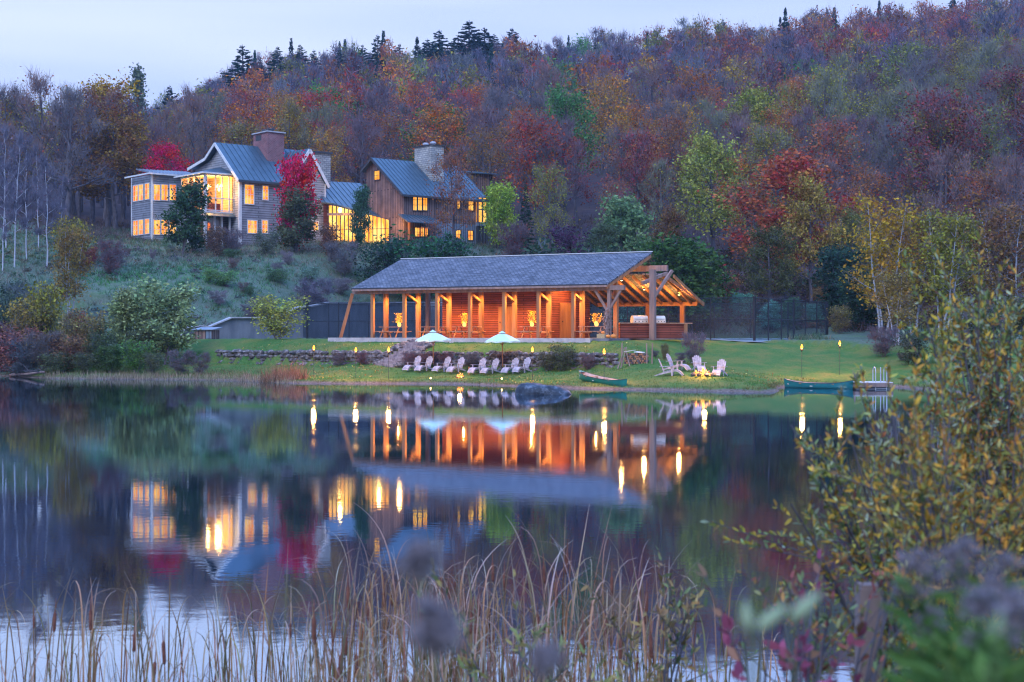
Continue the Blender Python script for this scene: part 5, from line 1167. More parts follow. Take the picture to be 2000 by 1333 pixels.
mk('bare', 6, lambda rs: tree_mesh('bare', rs, 14, .28, 3.6, 13, twigs=1900, tl=1.4, tw=.024, nleaf=420, ls=.12, spread=.7, up=.95))
mk('sparse', 6, lambda rs: tree_mesh('sparse', rs, 14, .30, 3.7, 13, twigs=1300, tl=1.3, tw=.024, nleaf=3000, ls=.135, spread=.75, up=.85, drop=.3))
mk('leafy', 4, lambda rs: tree_mesh('leafy', rs, 13, .28, 3.7, 14, twigs=700, tl=1.0, nleaf=6500, ls=.145, spread=.62, up=.7, drop=.12))
mk('birchy', 4, lambda rs: tree_mesh('birchy', rs, 11, .24, 2.9, 11, twigs=900, tl=1.0, nleaf=4300, ls=.13, spread=.55, up=.9, barkm='birch', trunks=3, splay=.15, tr=.013, drop=.15))
mk('slim', 2, lambda rs: tree_mesh('slim', rs, 12, .25, 1.4, 12, twigs=1300, tl=1.1, tw=.02, nleaf=120, ls=.12, spread=.35, up=1.0, barkm='birch', tr=.0065))
mk('poplar', 1, lambda rs: tree_mesh('poplar', rs, 20, .3, 1.5, 26, twigs=700, nleaf=2600, ls=.22, spread=.42, up=1.2))
mk('shrub', 4, lambda rs: tree_mesh('shrub', rs, 3, .12, 1.1, 6, twigs=1100, tl=.5, tw=.011, nleaf=2600, ls=.075, spread=.30, up=.9, trunks=7, splay=.30, tr=.010, lean=.05))
mk('twiggy', 3, lambda rs: tree_mesh('twiggy', rs, 3, .10, 1.0, 6, twigs=3000, tl=.6, tw=.011, nleaf=700, ls=.06, spread=.3, up=1.0, trunks=8, splay=.28, tr=.008, lean=.05))
mk('bushy', 4, lambda rs: tree_mesh('bushy', rs, 6, .10, 2.3, 12, twigs=900, tl=.6, tw=.014, nleaf=5600, ls=.12, spread=.34, up=.8, trunks=3, splay=.16, tr=.014, drop=.35))
mk('spruce', 3, lambda rs: spruce_mesh(rs, 16, 4.4, 10000))
BASEH = dict(bushy=6, bare=14, sparse=14, leafy=13, birchy=11, slim=12, poplar=20, shrub=3, twiggy=3, spruce=16)
NAME = dict(bushy='leafy_tree', bare='bare_tree', sparse='autumn_tree', leafy='leafy_tree', birchy='birch_tree', slim='birch_tree', poplar='poplar_tree', shrub='shrub', twiggy='shrub', spruce='spruce_tree')
def put(kind, x, y, h, col, lab, grp=None, wide=1.0, z=None, var=None, cat=None, rz=None, name=None):
    k = RS.randint(len(PROTO[kind])) if var is None else var % len(PROTO[kind]); tm, cm = PROTO[kind][k]
    s = h / BASEH[kind]; r = bpy.data.objects.new(name or NAME[kind], None); COL.objects.link(r); r.location = (x, y, (gz(x, y) if z is None else z) - .04 * h * .3)
    r.rotation_euler = (RS.normal() * .02, RS.normal() * .02, RS.uniform(0, 6.28) if rz is None else rz); r.scale = (s * wide, s * wide, s)
    t = link('trunk' if kind not in ('shrub', 'twiggy') else 'stems', tm, r); c = link('crown' if kind not in ('shrub', 'twiggy') else 'foliage', cm, r); c.color = (*col, 1)
    return tag(r, lab, cat or ('shrub' if kind in ('shrub', 'twiggy') else 'tree'), grp)
def putpx(kind, px, Y, pytop, col, lab, grp=None, wide=1.0, pybase=None, **k):
    """stand it on the ground at that column and distance, tall enough to reach the row"""
    p = gp(px, Y); h = ZP(pytop, Y) - p.z; return put(kind, p.x, p.y, max(h, .4), col, lab, grp, wide * (1.0), z=p.z, **k)
C = dict(gold=(.40, .25, .035), orange=(.44, .15, .03), rust=(.30, .115, .045), red=(.36, .075, .04), crimson=(.60, .02, .07), maroon=(.21, .065, .05), green=(.10, .22, .055), lime=(.30, .42, .06), olive=(.25, .24, .045), dgreen=(.03, .075, .05), spruce=(.018, .06, .055), bluegreen=(.07, .16, .14), purple=(.16, .12, .17), brown=(.17, .11, .08), greyg=(.13, .17, .12))
sp = [(330, 262, 163, .9), (478, 330, 86, 1.3), (505, 340, 112, .9), (545, 340, 88, 1.2), (572, 345, 104, .8), (592, 350, 84, 1.1), (618, 355, 96, 1.0), (664, 350, 94, 1.1), (712, 380, 86, 1.0), (738, 385, 66, 1.1), (780, 380, 84, 1.25), (832, 395, 74, 1.3), (862, 385, 56, 1.6), (888, 400, 72, 1.3), (917, 390, 37, 1.7), (948, 380, 52, 1.8), (968, 400, 64, 1.4), (996, 395, 53, 1.3), (1092, 370, 88, 1.2), (1160, 375, 80, 1.1), (1410, 430, 35, .8), (1600, 440, 34, .8), (1736, 430, 8, .9), (1862, 420, -4, 1.2), (1700, 440, 16, .9)]
spw = ['far left skyline', 'left end of the skyline row', 'low second of the skyline row', 'above the shingled house chimney', 'short one above the brick chimney', 'pointed one above the brick chimney', 'above the crimson maple', 'lone one above the link', 'left of the bare skyline tree', 'beside the bare skyline tree', 'broad one above the barn roof', 'left of the great spruce group', 'left broad one of the great spruce group', 'low one inside the great spruce group', 'tallest of the great spruce group', 'broadest of the great spruce group', 'low right one of the great spruce group', 'right end of the great spruce group', 'below the skyline right of the group', 'second below the skyline right of the group', 'small one on the middle skyline', 'small one on the right skyline', 'upper right skyline before the top', 'top right corner of the skyline', 'small one left of the upper right skyline']
# ---- named trees near the houses
putpx('leafy', 205, 190, 152, C['gold'], 'tall golden oak standing on the skyline left of the houses', wide=1.0, var=0)
putpx('leafy', 225, 172, 228, (.24, .13, .04), 'wide rusty gold tree below the tall golden oak', wide=1.25, var=1)
putpx('poplar', 270, 225, 100, C['greyg'], 'narrow dark poplar rising alone above the left skyline', wide=.9)
putpx('leafy', 322, 168, 285, C['crimson'], 'small crimson maple behind the left wing of the shingled house', wide=1.0, var=2)
putpx('bushy', 576, 141.5, 292, C['crimson'], 'tall crimson maple in front of the shingled house', wide=.60, var=3)
putpx('bushy', 578, 140.0, 372, (.10, .12, .07), 'dull green spreading tree below the crimson maple', wide=1.25, var=1)
putpx('bushy', 352, 139, 347, (.045, .10, .05), 'dense green tree in front of the glazed bay', wide=1.0, var=0)
putpx('bushy', 697, 143.5, 356, (.05, .12, .075), 'green tree in front of the glazed link roof', wide=.55, var=2)
putpx('sparse', 889, 140.5, 300, C['rust'], 'thin rusty leaved tree in front of the barn style house', wide=.72, var=1)
putpx('bushy', 972, 150, 350, C['lime'], 'yellow green tree right of the barn style house', wide=.75, var=3)
putpx('spruce', 1028, 141, 352, C['dgreen'], 'slender dark evergreen right of the barn style house', wide=.62, var=0)
putpx('sparse', 1075, 140, 330, C['olive'], 'thin olive tree beside the slender evergreen', wide=.8, var=0)
putpx('sparse', 1200, 143, 350, C['rust'], 'rust brown tree left of the pale green bush', wide=.6, var=2)
putpx('bushy', 1232, 136, 372, (.16, .26, .12), 'pale green rounded tree above the pavilion roof', wide=1.0, var=0)
putpx('leafy', 1310, 128, 410, (.18, .10, .045), 'orange brown bush on the slope right of the pale green tree', wide=.8, var=1)
putpx('bushy', 1300, 121, 452, (.06, .13, .04), 'broad dark green tree behind the pavilion gable', wide=1.45, var=2)
putpx('bushy', 1352, 119, 480, (.07, .13, .04), 'rounded green tree right of the pavilion gable', wide=1.3, var=3)
putpx('leafy', 1180, 130, 440, (.09, .13, .07), 'low grey green tree just above the pavilion ridge', wide=1.2, var=1)
putpx('leafy', 1392, 148, 262, (.30, .32, .07), 'tall yellow green maple with a double trunk on the right slope', wide=1.0, var=3)
putpx('leafy', 1540, 129, 300, (.40, .105, .05), 'big half bare maple with red outer leaves', wide=1.4, var=0)
putpx('leafy', 1585, 124, 352, (.34, .25, .06), 'golden undersized maple growing in front of the big red maple', wide=.8, var=1)
for px, Y, top, kd, lb in ((1850, 135, 300, 'bare', 'bare tree rising behind the middle birches'), (1925, 131, 330, 'sparse', 'thin rusty tree behind the leaning birch'), (1990, 128, 315, 'bare', 'bare tree at the right edge behind the birches'), (1712, 142, 325, 'sparse', 'thin rusty tree behind the leftmost birch'), (1620, 152, 318, 'bare', 'bare tree just right of the big red maple'), (1470, 138, 350, 'sparse', 'thin tree between the yellow green and the red maple'), (1960, 140, 300, 'bare', 'second bare tree near the right edge')): putpx(kd, px, Y, top, C['rust'], lb, None, 1.1)
putpx('leafy', 1505, 121, 440, (.10, .11, .045), 'olive low tree at the foot of the big red maple', wide=1.1, var=0)
putpx('bushy', 1655, 116, 470, (.03, .07, .05), 'dark green tree at the right end of the court fence', wide=1.15, var=2)
putpx('bushy', 1690, 110, 520, (.035, .075, .05), 'lower dark green tree nearest the end of the path', wide=1.2, var=3)
putpx('leafy', 1665, 128, 412, (.18, .19, .06), 'slim yellow crowned tree above the dark green trees', wide=.75, var=1)
for i, (px, Y, top, col, wd, lb) in enumerate([(1722, 101, 378, C['gold'], 1.0, 'leftmost tall gold birch with white stems on the right bank'), (1782, 104, 396, (.24, .14, .045), 1.1, 'orange gold birch second from the left on the right bank'),
        (1838, 98, 402, C['olive'], 1.1, 'olive gold birch in the middle of the right bank'), (1895, 103, 430, (.24, .14, .045), 1.1, 'leaning gold birch right of the middle on the right bank'), (1968, 108, 385, (.22, .12, .05), 1.2, 'rusty birch near the right edge of the bank'), (1755, 90, 520, (.25, .19, .06), 1.25, 'short broad gold birch at the water side of the path end')]):
    putpx('birchy', px, Y, top, col, lb, 'gold birches on the right bank', wd, var=i)
# blue green hedge shrubs beyond the court
for i, (px, top, lb) in enumerate([(1215, 588, 'blue green shrub seen through the left of the grills'), (1330, 590, 'blue green shrub behind the right pavilion post'), (1385, 583, 'large blue green shrub right of the pavilion eave'), (1450, 572, 'tallest blue green shrub beyond the court fence'), (1500, 590, 'dark blue green shrub right of the tallest one'), (1545, 586, 'green shrub at the right back of the court'), (1595, 592, 'rightmost green shrub behind the court fence'), (1265, 592, 'blue green shrub seen behind the grills')]):
    putpx('bushy', px, 116 if px > 1480 else 121, top - 3, (.14, .36, .29) if i != 5 else (.07, .17, .09), lb, 'shrubs beyond the court fence', 1.25, var=i, cat='shrub', name='shrub')
# left bank
for i, (px, Y, top, h) in enumerate([(28, 127, 235, 0), (52, 131, 262, 0), (5, 124, 300, 0), (92, 128, 300, 0), (12, 138, 225, 0), (75, 140, 280, 0), (118, 136, 330, 0)]):
    putpx('slim', px, Y, top, C['purple'], ['tall white birch trunk nearest the left edge pair', 'second thin white birch in the upper left', 'birch cut by the left edge of the wood', 'white forked birch right of the left edge group', 'pale thin birch highest on the left slope', 'faint thin birch behind the forked birch', 'rightmost thin birch of the left slope'][i], 'thin white birches on the left slope', .9 if i != 3 else 1.2, var=i)
putpx('birchy', 132, 108, 438, (.25, .17, .05), 'clump of white birches with gold tops on the left bank', None, .95, var=1)
putpx('bushy', 240, 99, 560, (.24, .30, .13), 'left one of two tall willow bushes by the left shore', 'tall willow bushes', .95, var=0)
putpx('bushy', 315, 98, 550, (.24, .33, .16), 'right one of two tall willow bushes by the left shore', 'tall willow bushes', 1.2, var=1)
putpx('shrub', 543, 100.5, 583, (.36, .40, .09), 'vase shaped yellow green bush on the lawn left of the pavilion', None, 1.45, var=2)
for i, (px, Y, top, kind, col, wd, lb) in enumerate([
        (55, 100, 590, 'shrub', (.26, .20, .05), 1.0, 'yellow leaved bush low on the left bank'), (98, 101, 560, 'shrub', C['olive'], .9, 'olive yellow bush right of the yellow leaved one'),
        (10, 104, 580, 'shrub', (.09, .14, .10), 1.2, 'blue green bush at the far left edge'), (30, 97, 640, 'shrub', (.26, .11, .09), 1.4, 'wine red leafy bush at the far left shore'), (85, 95.5, 650, 'twiggy', (.20, .13, .07), 1.3, 'tawny twiggy bush over the driftwood'),
        (125, 95, 655, 'shrub', (.24, .13, .07), 1.3, 'russet bush below the birch clump'), (160, 97, 612, 'shrub', (.24, .20, .08), 1.1, 'tan leaved bush right of the birch clump'), (150, 104, 610, 'shrub', C['red'], .8, 'small red bush behind the birch clump'),
        (172, 128, 484, 'shrub', (.28, .07, .05), 1.1, 'orange red bush below the left wing'), (200, 96, 650, 'shrub', (.08, .13, .06), 1.1, 'low green bush left of the willow bushes'),
        (265, 94.5, 668, 'shrub', C['green'], 1.3, 'low green bush in front of the willow bushes'), (350, 92.8, 686, 'twiggy', (.17, .11, .10), 1.4, 'brownish low bush at the start of the lawn'), (390, 92.5, 690, 'twiggy', C['brown'], 1.3, 'low russet bush left of the lawn edge'),
        (300, 93, 690, 'shrub', (.12, .14, .07), 1.4, 'low olive bush by the left shore reeds'), (298, 135, 488, 'twiggy', (.24, .16, .18), .9, 'pale pinkish bush on the slope below the left wing'), (620, 121, 545, 'twiggy', C['purple'], 1.3, 'grey purple bush above the court fence'),
        (140, 128, 432, 'shrub', (.27, .23, .05), 1.0, 'round yellow bush high on the left slope'), (60, 112, 560, 'twiggy', C['greyg'], 1.4, 'grey green bush on the left slope'), (215, 125, 470, 'twiggy', C['maroon'], 1.1, 'dark red bush left of the shingled house'),
        (455, 138, 446, 'twiggy', (.20, .12, .13), 1.2, 'pinkish brown bush below the corner of the shingled house'), (420, 137, 446, 'shrub', (.16, .10, .07), 1.1, 'russet bush under the glazed bay'), (520, 138, 452, 'shrub', C['greyg'], 1.3, 'grey green bush before the long clapboard wall'), (640, 140, 440, 'shrub', (.20, .11, .07), 1.0, 'orange brown bush before the red wall of the link'),
        (735, 137, 474, 'shrub', C['dgreen'], 1.3, 'dark juniper before the glass wall'), (822, 137, 466, 'shrub', (.03, .11, .05), 1.6, 'spreading dark juniper left of the barn windows'), (873, 137, 467, 'shrub', (.03, .10, .05), 1.5, 'spreading dark juniper right of the first one'), (670, 137, 476, 'twiggy', (.18, .14, .13), 1.3, 'grey brown bush before the left end of the glass wall'),
        (1000, 139, 440, 'twiggy', C['maroon'], 1.2, 'maroon bush right of the dark bay posts'), (1130, 137, 448, 'shrub', (.09, .04, .09), 1.5, 'dark purple bush between evergreen and pale tree'), (1100, 122, 484, 'shrub', (.045, .085, .05), 1.5, 'dark green bush touching the pavilion ridge'),
        (1425, 123, 535, 'shrub', (.26, .11, .06), .9, 'russet bush right of the green trees'), (1605, 120, 560, 'shrub', (.26, .15, .06), .8, 'orange brown bush behind the court corner'), (1640, 107, 600, 'shrub', (.21, .17, .06), 1.1, 'yellowish bush left of the path end'),
        (1725, 88, 640, 'twiggy', (.17, .09, .10), 1.4, 'purplish bush at the water side of the right bank'), (1790, 84, 650, 'shrub', (.06, .085, .05), 1.5, 'dark bush behind the swim ladder'), (1850, 84, 640, 'shrub', C['olive'], 1.5, 'olive bush on the right shore'), (1910, 86, 600, 'shrub', (.1, .12, .05), 1.6, 'tall olive bush at the right shore'), (1980, 90, 580, 'shrub', (.12, .13, .05), 1.7, 'tall bush at the far right edge'), (1760, 86, 690, 'twiggy', (.14, .10, .08), 1.5, 'low brown bush above the dock'),
        (1355, 83.6, 652, 'twiggy', (.20, .12, .15), 1.05, 'purple brown rounded bush at the right end of the stone wall'), (1100, 85.3, 676, 'shrub', (.07, .10, .045), 1.5, 'green bush in front of the stone wall behind the boulder'), (1300, 84.6, 672, 'shrub', (.16, .15, .06), .8, 'small yellowish bush left of the purple brown one'),
        (1068, 85.6, 690, 'shrub', (.09, .10, .05), 1.3, 'low green bush against the wall beside the last lawn chair'), (1150, 84.8, 692, 'twiggy', (.20, .08, .06), 1.5, 'low russet bush against the stone wall'), (1330, 83.2, 690, 'twiggy', (.15, .08, .11), 1.6, 'low purple bush behind the side view lawn chair'), (1195, 84.5, 697, 'twiggy', (.22, .10, .07), 1.3, 'low russet bush left of the firewood stack'), (1280, 84.6, 697, 'twiggy', (.13, .09, .07), 1.5, 'low brown bush right of the firewood stack'),
        (20, 115, 545, 'bushy', (.07, .12, .09), 1.2, 'grey green tree low at the far left edge'), (75, 108, 598, 'bushy', (.14, .15, .07), 1.2, 'olive bush behind the yellow leaved bush'), (185, 101, 630, 'bushy', (.09, .13, .07), 1.1, 'grey green bush left of the willow bushes'), (275, 96.5, 640, 'bushy', (.12, .15, .08), .9, 'bush filling the gap between the willow bushes'),
        (215, 95, 672, 'bushy', (.08, .14, .05), 1.3, 'low bright green bush at the foot of the left willow'), (5, 99, 625, 'bushy', (.13, .08, .09), 1.2, 'dusky red bush cut by the left edge'), (55, 96, 668, 'twiggy', (.09, .11, .10), 1.8, 'dark tangle over the driftwood log'), (110, 94.5, 690, 'shrub', (.13, .17, .08), 1.8, 'low dull green bush right of the driftwood'), (165, 94.3, 690, 'shrub', (.10, .12, .06), 1.6, 'low mixed bush at the left shore'),
        (705, 92.3, 690, 'twiggy', (.20, .05, .05), 1.7, 'dark red plants at the wall left of the steps'), (660, 93, 692, 'twiggy', (.15, .08, .06), 1.6, 'brownish plants at the wall further left'), (830, 89.8, 690, 'twiggy', (.20, .045, .05), 1.8, 'dark red plants behind the first chairs'), (800, 90.5, 690, 'twiggy', (.18, .05, .05), 1.6, 'dark red plants right of the stone steps'), (870, 89.4, 691, 'twiggy', (.19, .05, .05), 1.5, 'dark red plants behind the third chair'), (920, 88.6, 692, 'twiggy', (.12, .08, .05), 1.6, 'brownish plants in the gap of the chair row'), (985, 87.9, 692, 'twiggy', (.18, .06, .05), 1.6, 'russet plants at the right parasol pole'), (1035, 87.2, 690, 'twiggy', (.17, .06, .05), 1.6, 'russet plants behind the last lawn chair')]):
    putpx(kind, px, Y, top, col, lb, None, wd * .9 if kind == 'shrub' else wd, var=i, cat='shrub' if px < 5000 else None, name='shrub')
for (px, Y, top, wd), lb in zip(sp, spw): putpx('spruce', px, Y, top, np.array(C['spruce']) * RS.uniform(.8, 1.2), 'dark spruce, ' + lb, 'dark spruces along the skyline', wd * 1.35)
SB = []; rb = np.random.RandomState(31)
while len(SB) < 36:
    x, y = rb.uniform(-48, 6), rb.uniform(104, 142); u, v = xy2uv(x, y); px = 1000 + FPX * x / y
    if sdpoly(FLATP, u, v) < 2.5 or px < 130 or px > 1010 or (px > 250 and y > 137): continue
    col, cn, kd = [((.24, .19, .20), 'purple grey', 'twiggy'), ((.15, .30, .10), 'green', 'shrub'), ((.14, .24, .17), 'blue green', 'shrub'), ((.28, .15, .08), 'russet', 'twiggy'), ((.30, .24, .26), 'pale pinkish', 'twiggy'), ((.09, .18, .08), 'mid green', 'shrub')][rb.randint(6)]
    o_ = put(kd, x, y, rb.uniform(.6, 1.5), np.array(col) * rb.uniform(.8, 1.2), f'{cn} bush on the rough slope below the houses', f'{cn} bushes on the rough slope', rb.uniform(1.3, 2.3)); SB.append((px, o_))
# ------------------------------------------------------------ the wooded hill
pal = [('bare', None, .50), ('sparse', 'rust', .09), ('sparse', 'red', .08), ('sparse', 'maroon', .10), ('sparse', 'orange', .06), ('sparse', 'gold', .05), ('sparse', 'olive', .06), ('leafy', 'gold', .025), ('leafy', 'orange', .03), ('leafy', 'olive', .04), ('leafy', 'green', .05), ('leafy', 'red', .02), ('spruce', 'spruce', .03)]
pw = np.array([p[2] for p in pal]); pw /= pw.sum()
cname = dict(rust='rust brown', red='dull red', maroon='dark wine red', orange='orange', gold='golden', olive='olive yellow', green='green', spruce='dark')
spots = []
yy = 150.0
rsf = np.random.RandomState(77)
while yy < 472:
    st = 5.6 + yy * .008; n = int((.40 * yy + 30) * 2 / st)
    for i in range(n):
        x = -(.40 * yy + 30) + (i + rsf.uniform(-.45, .45)) * st * 1.0; y = yy + rsf.uniform(-.45, .45) * st; spots.append((x, y))
    yy += st * 1.12
spots = np.array(spots); zz = hgt(spots[:, 0], spots[:, 1]) - ss(spots[:, 1], 300, 450) * 1.5; pxs = 1000 + FPX * spots[:, 0] / spots[:, 1]
front = np.interp(pxs, [-200, 0, 180, 260, 330, 900, 980, 1060, 1160, 1350, 1500, 2200], [152, 152, 158, 172, 178, 178, 168, 152, 150, 150, 150, 150])
ok = (spots[:, 1] > front) & (pxs > -260) & (pxs < 2260)
spots, zz, pxs = spots[ok], zz[ok], pxs[ok]
def choose(x, y, px):
    r = rsf.rand()
    dy = 650 - 0
    if y > 330 and 440 < px < 1040 and r < .16: return 'spruce', 'spruce'
    if y > 400 and 1000 < px < 1300 and r < .10: return 'spruce', 'spruce'
    if y > 400 and px > 1500 and r < .10: return 'spruce', 'spruce'
    if y > 290 and px > 1350 and r < .45: return 'sparse', ['maroon', 'red', 'rust', 'maroon', 'rust', 'orange'][rsf.randint(6)]
    if px < 430 and r < .35: return ('bare', None)
    if y < 250 and px < 430: return [('bare', None), ('bare', None), ('sparse', 'rust'), ('sparse', 'gold')][rsf.randint(4)]
    if y < 250 and px > 1650: return [('bare', None), ('bare', None), ('bare', None), ('sparse', 'maroon'), ('sparse', 'olive')][rsf.randint(5)]
    k, c, _ = pal[rsf.choice(len(pal), p=pw)]
    if y < 260 and k == 'leafy' and c in ('red', 'orange', 'gold'): k = 'sparse'
    if k == 'spruce' and y < 340: k, c = 'leafy', 'green'
    return k, c
kinds = [choose(x, y, p) for (x, y), p in zip(spots, pxs)]
hs = 10.5 + 8.5 * rsf.beta(1.7, 1.9, len(spots)) ; hs = np.where([k[0] == 'spruce' for k in kinds], hs * rsf.uniform(1.05, 1.45, len(hs)), hs)
inview = (pxs > -40) & (pxs < 2040)
order = np.argsort(spots[:, 1] + np.where(inview, 0, 1000)); NI = 178
ind = set(order[:NI].tolist())
ORD = ['leftmost', 'second', 'third', 'fourth', 'fifth', 'sixth', 'seventh', 'eighth', 'ninth', 'tenth', 'eleventh', 'twelfth', 'thirteenth', 'fourteenth', 'fifteenth', 'sixteenth', 'seventeenth', 'eighteenth', 'nineteenth', 'twentieth'] + [a + '-' + b for a in ('twenty', 'thirty', 'forty', 'fifty') for b in ('first', 'second', 'third', 'fourth', 'fifth', 'sixth', 'seventh', 'eighth', 'ninth')]
def number_off(items):
    """items: (column, object); things of one look are told apart by their order from the left"""
    by = {}
    for p, o in items: by.setdefault(o['label'], []).append((p, o))
    for lab, li in by.items():
        if len(li) < 2: continue
        li.sort(key=lambda q: q[0])
        for k, (p, o) in enumerate(li): o['label'] = (ORD[k] if k < len(ORD) else ORD[-1]) + (' from the left, ' if k else ' one, ') + lab
region = lambda p: 'left of the houses' if p < 300 else 'behind the houses' if p < 960 else 'above the pavilion' if p < 1330 else 'on the right slope'
NUM = []
for i in sorted(ind):
    k, c = kinds[i]; col = np.array(C[c]) * rsf.uniform(.8, 1.25, 3) if c else np.array(C[['brown', 'rust', 'maroon', 'olive'][rsf.randint(4)]])
    lab = (f"bare grey tree {region(pxs[i])}" if k == 'bare' else f"dark spruce {region(pxs[i])}" if k == 'spruce' else f"{'half bare' if k == 'sparse' else 'full crowned'} {cname[c]} tree {region(pxs[i])}")
    o_ = put(k, spots[i, 0], spots[i, 1], hs[i], col, lab, lab.replace(' tree ', ' trees ').replace('spruce ', 'spruces '), rsf.uniform(.8, 1.2), z=zz[i]); NUM.append((pxs[i], o_))
number_off(NUM); number_off(SB)
# the rest of the wood as one mass
def low(kind, rs):
    if kind == 'spruce':
        n = 620; t = rs.rand(n) ** .8; z = 16 * (.06 + .92 * t); R = 3.1 * (1 - t) ** .9 + .12; tier = .75 + .35 * np.sin(z * 5.2); a = rs.uniform(0, 2 * pi, n); r0 = R * rs.uniform(.1, .5, n); r1 = R * rs.uniform(.7, 1.15, n) * tier
        p = np.stack([r0 * np.cos(a), r0 * np.sin(a), z + .15], 1); q = np.stack([r1 * np.cos(a + rs.normal(0, .12, n)), r1 * np.sin(a), z - .28 * r1 * (1 - t)], 1); v, f = slivers(p, q, .30, rs); return v, f, np.zeros(len(v))
    big, small, tips = skeleton(rs, 14, .3, 3.6, 9, up=.9); tips = tips[rs.permutation(len(tips))]
    v0, f0 = prisms(big[:6] + [b for b in big[6:] if rs.rand() < .5], 3); f0 = np.concatenate([f0[:, [0, 1, 2]], f0[:, [0, 2, 3]]]); n = 780 if kind == 'bare' else 430
    i = rs.randint(0, len(tips), n); p = tips[i] + rs.normal(0, .35, (n, 3)); d = rs.normal(0, 1, (n, 3)) * .8; o = p - [0, 0, 4]; d += o / np.linalg.norm(o, axis=1, keepdims=True); d[:, 2] += .5; d /= np.linalg.norm(d, axis=1, keepdims=True)
    v1, f1 = slivers(p, p + d * rs.uniform(.8, 2.0, (n, 1)), .05, rs); m = 110 if kind == 'bare' else (420 if kind == 'sparse' else 900); V = [v0, v1]; F = [f0, f1 + len(v0)]; T = [np.full(len(v0), 2.), np.full(len(v1), 1.)]
    if m:
        keep = tips[rs.rand(len(tips)) > (.35 if kind == 'sparse' else .1)]; c = keep[rs.randint(0, len(keep), m)] + rs.normal(0, .7, (m, 3)); s = .30 * rs.uniform(.6, 1.3, (m, 1)); d1 = rs.normal(0, 1, (m, 3)); d1 /= np.linalg.norm(d1, axis=1, keepdims=True); d2 = rs.normal(0, 1, (m, 3)); d2 /= np.linalg.norm(d2, axis=1, keepdims=True)
        v2 = np.stack([c - d1 * s, c + d1 * s, c + d2 * s * 1.2], 1).reshape(-1, 3); V.append(v2); F.append(np.arange(len(v2)).reshape(-1, 3) + len(v0) + len(v1)); T.append(np.zeros(len(v2)))
    return np.concatenate(V), np.concatenate(F), np.concatenate(T)
LOW = {k: [low(k, np.random.RandomState(200 + j)) for j in range(5)] for k in ('bare', 'sparse', 'leafy', 'spruce')}
VV, FF, CC = [], [], []; b = 0
rest = [i for i in range(len(spots)) if i not in ind]
TW = np.array([.125, .14, .225]); TR = np.array([.075, .07, .09])
for i in rest:
    k, c = kinds[i]; v, f, t = LOW[k][rsf.randint(5)]; s = hs[i] / (16 if k == 'spruce' else 14); a = rsf.uniform(0, 6.28); w_ = s * rsf.uniform(.85, 1.2)
    R_ = np.array([[cos(a) * w_, -sin(a) * w_, 0], [sin(a) * w_, cos(a) * w_, 0], [0, 0, s]]); v = v @ R_.T + [spots[i, 0], spots[i, 1], zz[i] - .3]
    lc = np.array(C[c] if c else C[['brown', 'rust', 'maroon', 'olive', 'rust'][rsf.randint(5)]]) * rsf.uniform(.75, 1.3) * rsf.uniform(.92, 1.08, 3); tw_ = TW * rsf.uniform(.75, 1.2) * rsf.uniform(.95, 1.05, 3); tw_ = tw_ * (.6 if k != 'bare' else .8) + lc * (.4 if k != 'bare' else .2)
    col = np.where((t == 0)[:, None], lc, np.where((t == 1)[:, None], tw_, TR)); VV.append(v); FF.append(f + b); CC.append(col); b += len(v)
me = npmesh('distant_wood', np.concatenate(VV), np.concatenate(FF), [M['leaf_attr']], col=np.concatenate(CC))
tag(link('distant_wood', me), 'mass of bare and autumn coloured trees covering the far hillside', 'wood', kind='stuff')
print('wood trees', len(spots), 'verts', b)
# ------------------------------------------------------------ rough ground cover, shore reeds, fallen leaves
rc = np.random.RandomState(21)
def scatter(n, x0, x1, y0, y1, test):
    x = rc.uniform(x0, x1, n); y = rc.uniform(y0, y1, n); u, v = xy2uv(x, y); k = test(x, y, u, v, sdpoly(LAKE, x, y), sdpoly(FLATP, u, v)); x, y = x[k], y[k]
    return np.stack([x, y, hgt(x, y)], 1)
def vnoise(x, y, s, seed):
    r = np.random.RandomState(seed); ph = r.uniform(0, 6.28, (6, 2)); fr = r.uniform(.6, 1.6, (6, 2)) / s
    return sum(np.sin(x * fr[i, 0] + ph[i, 0] + 1.7 * np.sin(y * fr[i, 1] + ph[i, 1])) for i in range(6)) / 6
def tufts(base, k, h, w, lean, pal, pat=6., seed=1):
    n = len(base); p = np.repeat(base, k, 0) + rc.normal(0, .10, (n * k, 3)) * [1, 1, 0]; d = rc.normal(0, lean, (n * k, 3)); d[:, 2] = 1; q = p + d * h * rc.uniform(.4, 1.2, (n * k, 1)) * np.repeat(rc.uniform(.6, 1.2, (n, 1)), k, 0)
    p[:, 2] -= .03; v, f = slivers(p, q, w, rc); t = (vnoise(base[:, 0], base[:, 1], pat, seed) * .9 + rc.normal(0, .18, n)) * .5 + .5; t = np.clip(t, 0, .999) * (len(pal) - 1); i = t.astype(int); fr = (t - i)[:, None]
    pal = np.array(pal); c = pal[i] * (1 - fr) + pal[np.minimum(i + 1, len(pal) - 1)] * fr; c = np.repeat(c, k, 0) * rc.uniform(.7, 1.3, (n * k, 1)); return v, f, np.repeat(c, 3, 0)
def emit(name, parts, label, cat):
    V, F, CL = [], [], []; b = 0
    for v, f, c in parts: V.append(v); F.append(f + b); CL.append(c); b += len(v)
    tag(link(name, npmesh(name, np.concatenate(V), F, [M['leaf_attr']], col=np.concatenate(CL))), label, cat, kind='stuff')
mead = [(.05, .24, .05), (.06, .20, .09), (.09, .18, .11), (.24, .19, .18), (.15, .18, .13), (.06, .16, .08), (.24, .15, .11), (.06, .24, .05)]
b1 = scatter(26000, -52, 22, 96, 172, lambda x, y, u, v, s, f: (f > .5) & (s > 1) & ((x < 8) | (y < 135)))
